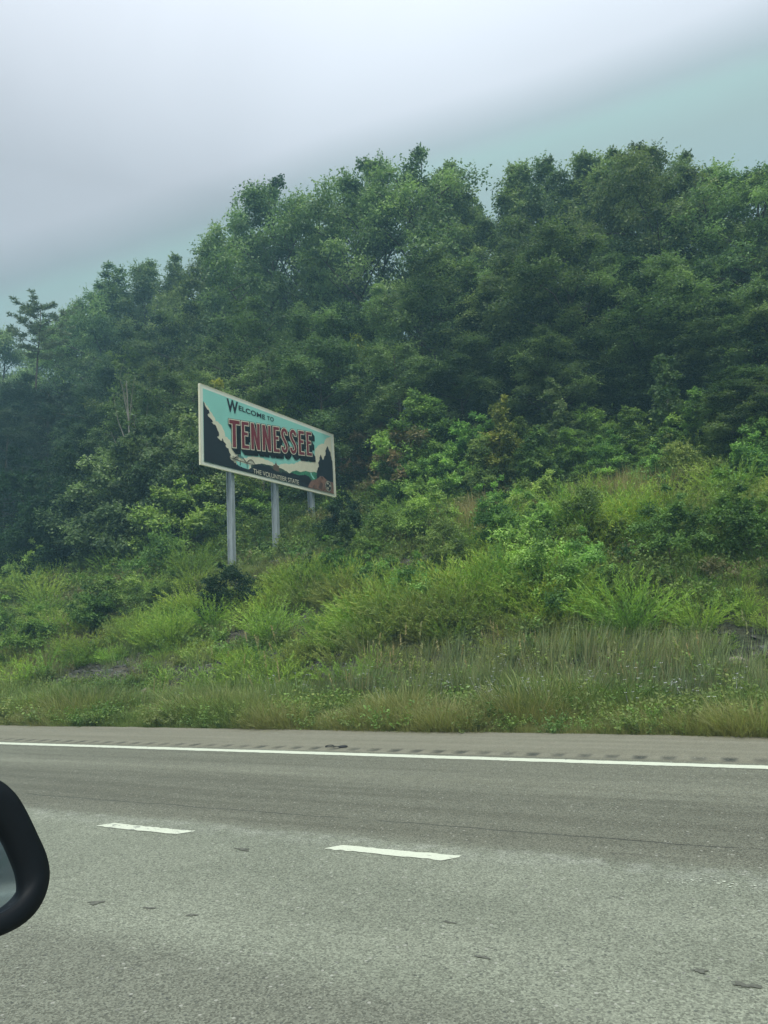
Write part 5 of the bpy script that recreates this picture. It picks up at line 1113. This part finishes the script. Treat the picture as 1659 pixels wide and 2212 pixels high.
def woods_y(X): return np.interp(X, [-60, -36, -28, -20, -14, -8, 4], [25, 23.5, 23, 25.5, 26, 26.5, 27])
def slope_rot(rng, n, up=.55):
    return np.stack([rng.normal(0, .12, n) + .20, rng.normal(0, .12, n), rng.uniform(0, 6.283, n)], 1)
def fin(X, Y, sink=.03): return np.stack([X, Y, terrain_z(X, Y) - sink], 1)

rng = np.random.RandomState(101)
# feathery broom-like weeds, the mass of the slope
X, Y = pts(rng, 26000, 13.3, 33)
cl = vnoise(X / 2.6, Y / 2.0, 31); cl2 = vnoise(X / .9, Y / .9, 32)
dens = (.25 + .75 * sstep(.35, .62, cl)) * (.5 + .5 * cl2) * sstep(-26, -9, X + 0 * Y) * .8 + .12
keep = (rng.rand(len(X)) < dens * (1 - bare(X, Y))) & (Y < woods_y(X) + 2) & (rng.rand(len(X)) < .80)
X, Y, cl = X[keep], Y[keep], cl[keep]; n = len(X)
size = np.where(Y > 20, .85, 1) * (.38 + .72 * sstep(.35, .8, cl)) * rng.uniform(.7, 1.2, n) * np.interp(X, [-40, -14, -8, 4], [.75, .8, 1.05, 1.1])
near_sign = np.exp(-(((X + 14.8) / 1.8) ** 2 + ((Y - 19.5) / 2.5) ** 2)); size *= 1 - .6 * near_sign; size *= .8 + .2 * sstep(-20, -10, X)
dry = np.clip(.9 * sstep(.58, .75, vnoise(X / 3.3, Y / 1.6, 33)) + .5 * np.exp(-(((X + 3.0) / 3.0) ** 2 + ((Y - 23.5) / 1.8) ** 2)) + rng.normal(0, .12, n), 0, .85)
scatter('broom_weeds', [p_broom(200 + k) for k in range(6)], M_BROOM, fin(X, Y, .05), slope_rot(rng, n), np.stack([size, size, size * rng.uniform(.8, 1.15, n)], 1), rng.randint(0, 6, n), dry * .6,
        'mass of feathery bright green weeds covering the cut slope', 'weeds')
nb = n
# leafy low weeds
X, Y = pts(rng, 26000, 12.9, 34)
keep = (rng.rand(len(X)) < (.30 + .5 * sstep(-10, -30, X) + .3 * vnoise(X / 1.7, Y / 1.7, 35)) * (1 - bare(X, Y))) & (Y < woods_y(X) + 4) & (rng.rand(len(X)) < .6)
X, Y = X[keep], Y[keep]; n = len(X); size = rng.uniform(.45, 1.15, n) * np.interp(Y, [13, 18, 26], [.7, .9, 1.3]); dry = np.clip(.9 * sstep(.55, .8, vnoise(X / 2.3, Y / 1.3, 36)) + rng.normal(0, .15, n), 0, .8)
scatter('leafy_weeds', [p_herb(300 + k) for k in range(5)], M_HERB, fin(X, Y), slope_rot(rng, n), np.stack([size] * 3, 1), rng.randint(0, 5, n), dry, 'low tangled leafy weeds filling the slope between the bushes', 'weeds')
# short slope grass, dry in patches
X, Y = pts(rng, 24000, 12.6, 31)
dp = np.exp(-(((X + 2.6) / 3.2) ** 2 + ((Y - 23.5) / 1.8) ** 2)) + .9 * np.exp(-(((X + 7.5) / 2.2) ** 2 + ((Y - 22.3) / 1.2) ** 2)) + .8 * np.exp(-(((X + 24) / 5) ** 2 + ((Y - 15.0) / 1.5) ** 2))
keep = (rng.rand(len(X)) < (.25 + .8 * dp) * (1 - .8 * bare(X, Y))) & (Y < woods_y(X) + 1); X, Y, dp = X[keep], Y[keep], dp[keep]; n = len(X)
size = rng.uniform(.7, 1.3, n) * (.8 + .9 * dp); dry = np.clip(.25 + .75 * dp + rng.normal(0, .2, n), 0, 1)
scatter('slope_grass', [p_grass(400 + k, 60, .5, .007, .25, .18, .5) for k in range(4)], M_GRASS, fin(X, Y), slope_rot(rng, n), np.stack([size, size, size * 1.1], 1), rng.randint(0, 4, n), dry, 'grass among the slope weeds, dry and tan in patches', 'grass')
# mown-edge grass along the shoulder
X, Y = pts(rng, 30000, 10.46, 13.2, -30, 4)
X2, Y2 = pts(rng, 5000, 10.5, 13.2, -70, -30) if False else (np.array([]), np.array([]))
keep = rng.rand(len(X)) < (.55 + .45 * sstep(12.6, 10.6, Y)) * (1 - .6 * bare(X, Y)) * .34 * (1 + .3 * sstep(10.8, 10.5, Y)); X, Y = X[keep], Y[keep]; n = len(X)
hn = vnoise(X / 1.1, Y / .6, 41); size = (.40 + 1.1 * hn) * rng.uniform(.75, 1.25, n) * np.interp(Y, [10.46, 10.7, 11.6, 13], [.4, .8, 1.05, 1.1])
tan = sstep(.40, .68, vnoise(X / 2.3, Y / .9, 42) + .18 * sstep(-13, -5, X) - .12 * sstep(-14, -24, X)) * sstep(12.4, 11.2, Y)
dry = np.clip(tan * .45 + rng.normal(.02, .15, n), 0, 1)
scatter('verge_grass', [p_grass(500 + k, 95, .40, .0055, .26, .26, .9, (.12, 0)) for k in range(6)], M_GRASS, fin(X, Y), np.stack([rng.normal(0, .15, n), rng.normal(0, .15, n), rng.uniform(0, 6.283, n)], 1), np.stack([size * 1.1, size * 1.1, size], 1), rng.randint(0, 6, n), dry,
        'thick uneven verge grass beside the road shoulder, straw coloured in places', 'grass')
X, Y = pts(rng, 9000, 10.6, 14.0, -34, 4)
keep = rng.rand(len(X)) < (.17 + .35 * sstep(-10, -20, X)) * (1 - .5 * bare(X, Y)); X, Y = X[keep], Y[keep]; n = len(X); size = rng.uniform(.35, .85, n) * (.7 + .6 * vnoise(X / .9, Y / .7, 44))
scatter('verge_herbs', [p_herb(600 + k, 30, .55, .038) for k in range(4)], M_HERB, fin(X, Y), np.stack([rng.normal(0, .1, n), rng.normal(0, .1, n), rng.uniform(0, 6.283, n)], 1), np.stack([size] * 3, 1), rng.randint(0, 4, n), np.clip(rng.normal(.1, .2, n), 0, 1),
        'small leafy herbs growing through the verge grass', 'weeds')
# tall grass at the foot of the slope
X, Y = pts(rng, 5200, 12.5, 14.3, -26, 4)
keep = rng.rand(len(X)) < (.03 + .33 * sstep(-10, -6.5, X)) * (1 - .85 * bare(X, Y)); X, Y = X[keep], Y[keep]; n = len(X); size = rng.uniform(.7, 1.15, n) * (.75 + .5 * vnoise(X / .7, Y / .7, 47))
scatter('tall_grass', [p_grass(700 + k, 34, .72, .009, .22, .10, .35, (.10, 0)) for k in range(5)], M_REED, fin(X, Y), np.stack([rng.normal(0, .1, n), rng.normal(.05, .12, n), rng.uniform(0, .8, n)], 1), np.stack([size] * 3, 1), rng.randint(0, 5, n), np.clip(rng.normal(.15, .22, n), 0, 1),
        'tall upright blades of grass at the foot of the slope', 'grass')
X, Y = pts(rng, 42, 12.4, 14.6, -12, 4); n = len(X)
scatter('seed_stalks', [p_stalk(800 + k, 2, 1.0) for k in range(4)], M_REED, fin(X, Y), np.stack([rng.normal(0, .08, n), rng.normal(.05, .1, n), rng.uniform(0, 6.283, n)], 1), np.stack([rng.uniform(.7, 1.25, n)] * 3, 1), rng.randint(0, 4, n), np.clip(rng.normal(.8, .2, n), 0, 1),
        'dry seed heads standing above the grass at the foot of the slope', 'grass')
X, Y = pts(rng, 40, 11.2, 13.6, -4.5, 4)
Xb, Yb = pts(rng, 20, 11.5, 13.4, -12, -4); X = np.append(X, Xb); Y = np.append(Y, Yb); n = len(X)
scatter('wild_flowers', [p_flower(900 + k) for k in range(3)], M_FLOWER, fin(X, Y), np.stack([X * 0, X * 0, rng.uniform(0, 6.283, n)], 1), np.stack([rng.uniform(.9, 1.4, n)] * 3, 1), rng.randint(0, 3, n), X * 0, 'small pale blue and white wild flowers in the verge grass', 'flowers')
# bushes under the trees close the view into the wood floor
X, Y = pts(rng, 7000, 22, 46, -75, 8); keep = (Y > woods_y(X) - .5) & (rng.rand(len(X)) < .35) & ~((X > -18) & (X < -12.5) & (Y < 29)); X, Y = X[keep], Y[keep]; n = len(X); size = rng.uniform(.9, 1.5, n) * np.interp(Y, [24, 32], [.8, 1.5])
scatter('forest_undergrowth', [p_herb(650 + k, 34, .8, .055) for k in range(4)], M_HERB, fin(X, Y), slope_rot(rng, n), np.stack([size] * 3, 1), rng.randint(0, 4, n), X * 0, 'leafy undergrowth on the floor of the woods', 'undergrowth')
# chips of shale on the bare patches
def chips():
    V = []; F = []; rng = np.random.RandomState(55)
    for x, y, r, s in BARE:
        for _ in range(int(170 * r)):
            px, py = x + rng.normal() * r * .7, y + rng.normal() * r * .38
            if py < 12.9: continue
            z = float(terrain_z(px, py)); a = rng.uniform(0, 3.14); L_, W2, T_ = rng.uniform(.03, .11), rng.uniform(.02, .06), rng.uniform(.008, .03); c, s_ = math.cos(a), math.sin(a); n0 = len(V); tl_ = rng.uniform(-.3, .3)
            for sx, sy, sz in ((-1, -1, -1), (1, -1, -1), (1, 1, -1), (-1, 1, -1), (-.8, -.9, 1), (.9, -.7, 1), (.7, .9, 1), (-.9, .8, 1)):
                u, v = sx * L_, sy * W2; V.append((px + u * c - v * s_, py + u * s_ + v * c, z + T_ * (sz + .6) + u * tl_ + (v * .4)))
            F += [tuple(n0 + i for i in f) for f in ((0, 3, 2, 1), (4, 5, 6, 7), (0, 1, 5, 4), (1, 2, 6, 5), (2, 3, 7, 6), (3, 0, 4, 7))]
    tag(link('shale_gravel', mesh_py('shale_gravel', V, F), None, M_SHALE), 'broken grey shale on the bare patches of the slope', 'gravel', None, 'stuff')
chips()

def haze():
    m = MB(); m.box((-420, -60, -1.5), (320, 170, 48)); o = m.build('haze', None); tag(o, 'thin bluish haze hanging in the air', 'haze', None, 'stuff')
    ma = bpy.data.materials.new('haze'); ma.use_nodes = True; nt = ma.node_tree; nt.nodes.clear(); out = nt.nodes.new('ShaderNodeOutputMaterial')
    v = nt.nodes.new('ShaderNodeVolumePrincipled'); v.inputs['Color'].default_value = (.42, .80, .95, 1); v.inputs['Density'].default_value = .0027; v.inputs['Anisotropy'].default_value = 0
    nt.links.new(v.outputs[0], out.inputs['Volume']); o.data.materials.append(ma)
haze()
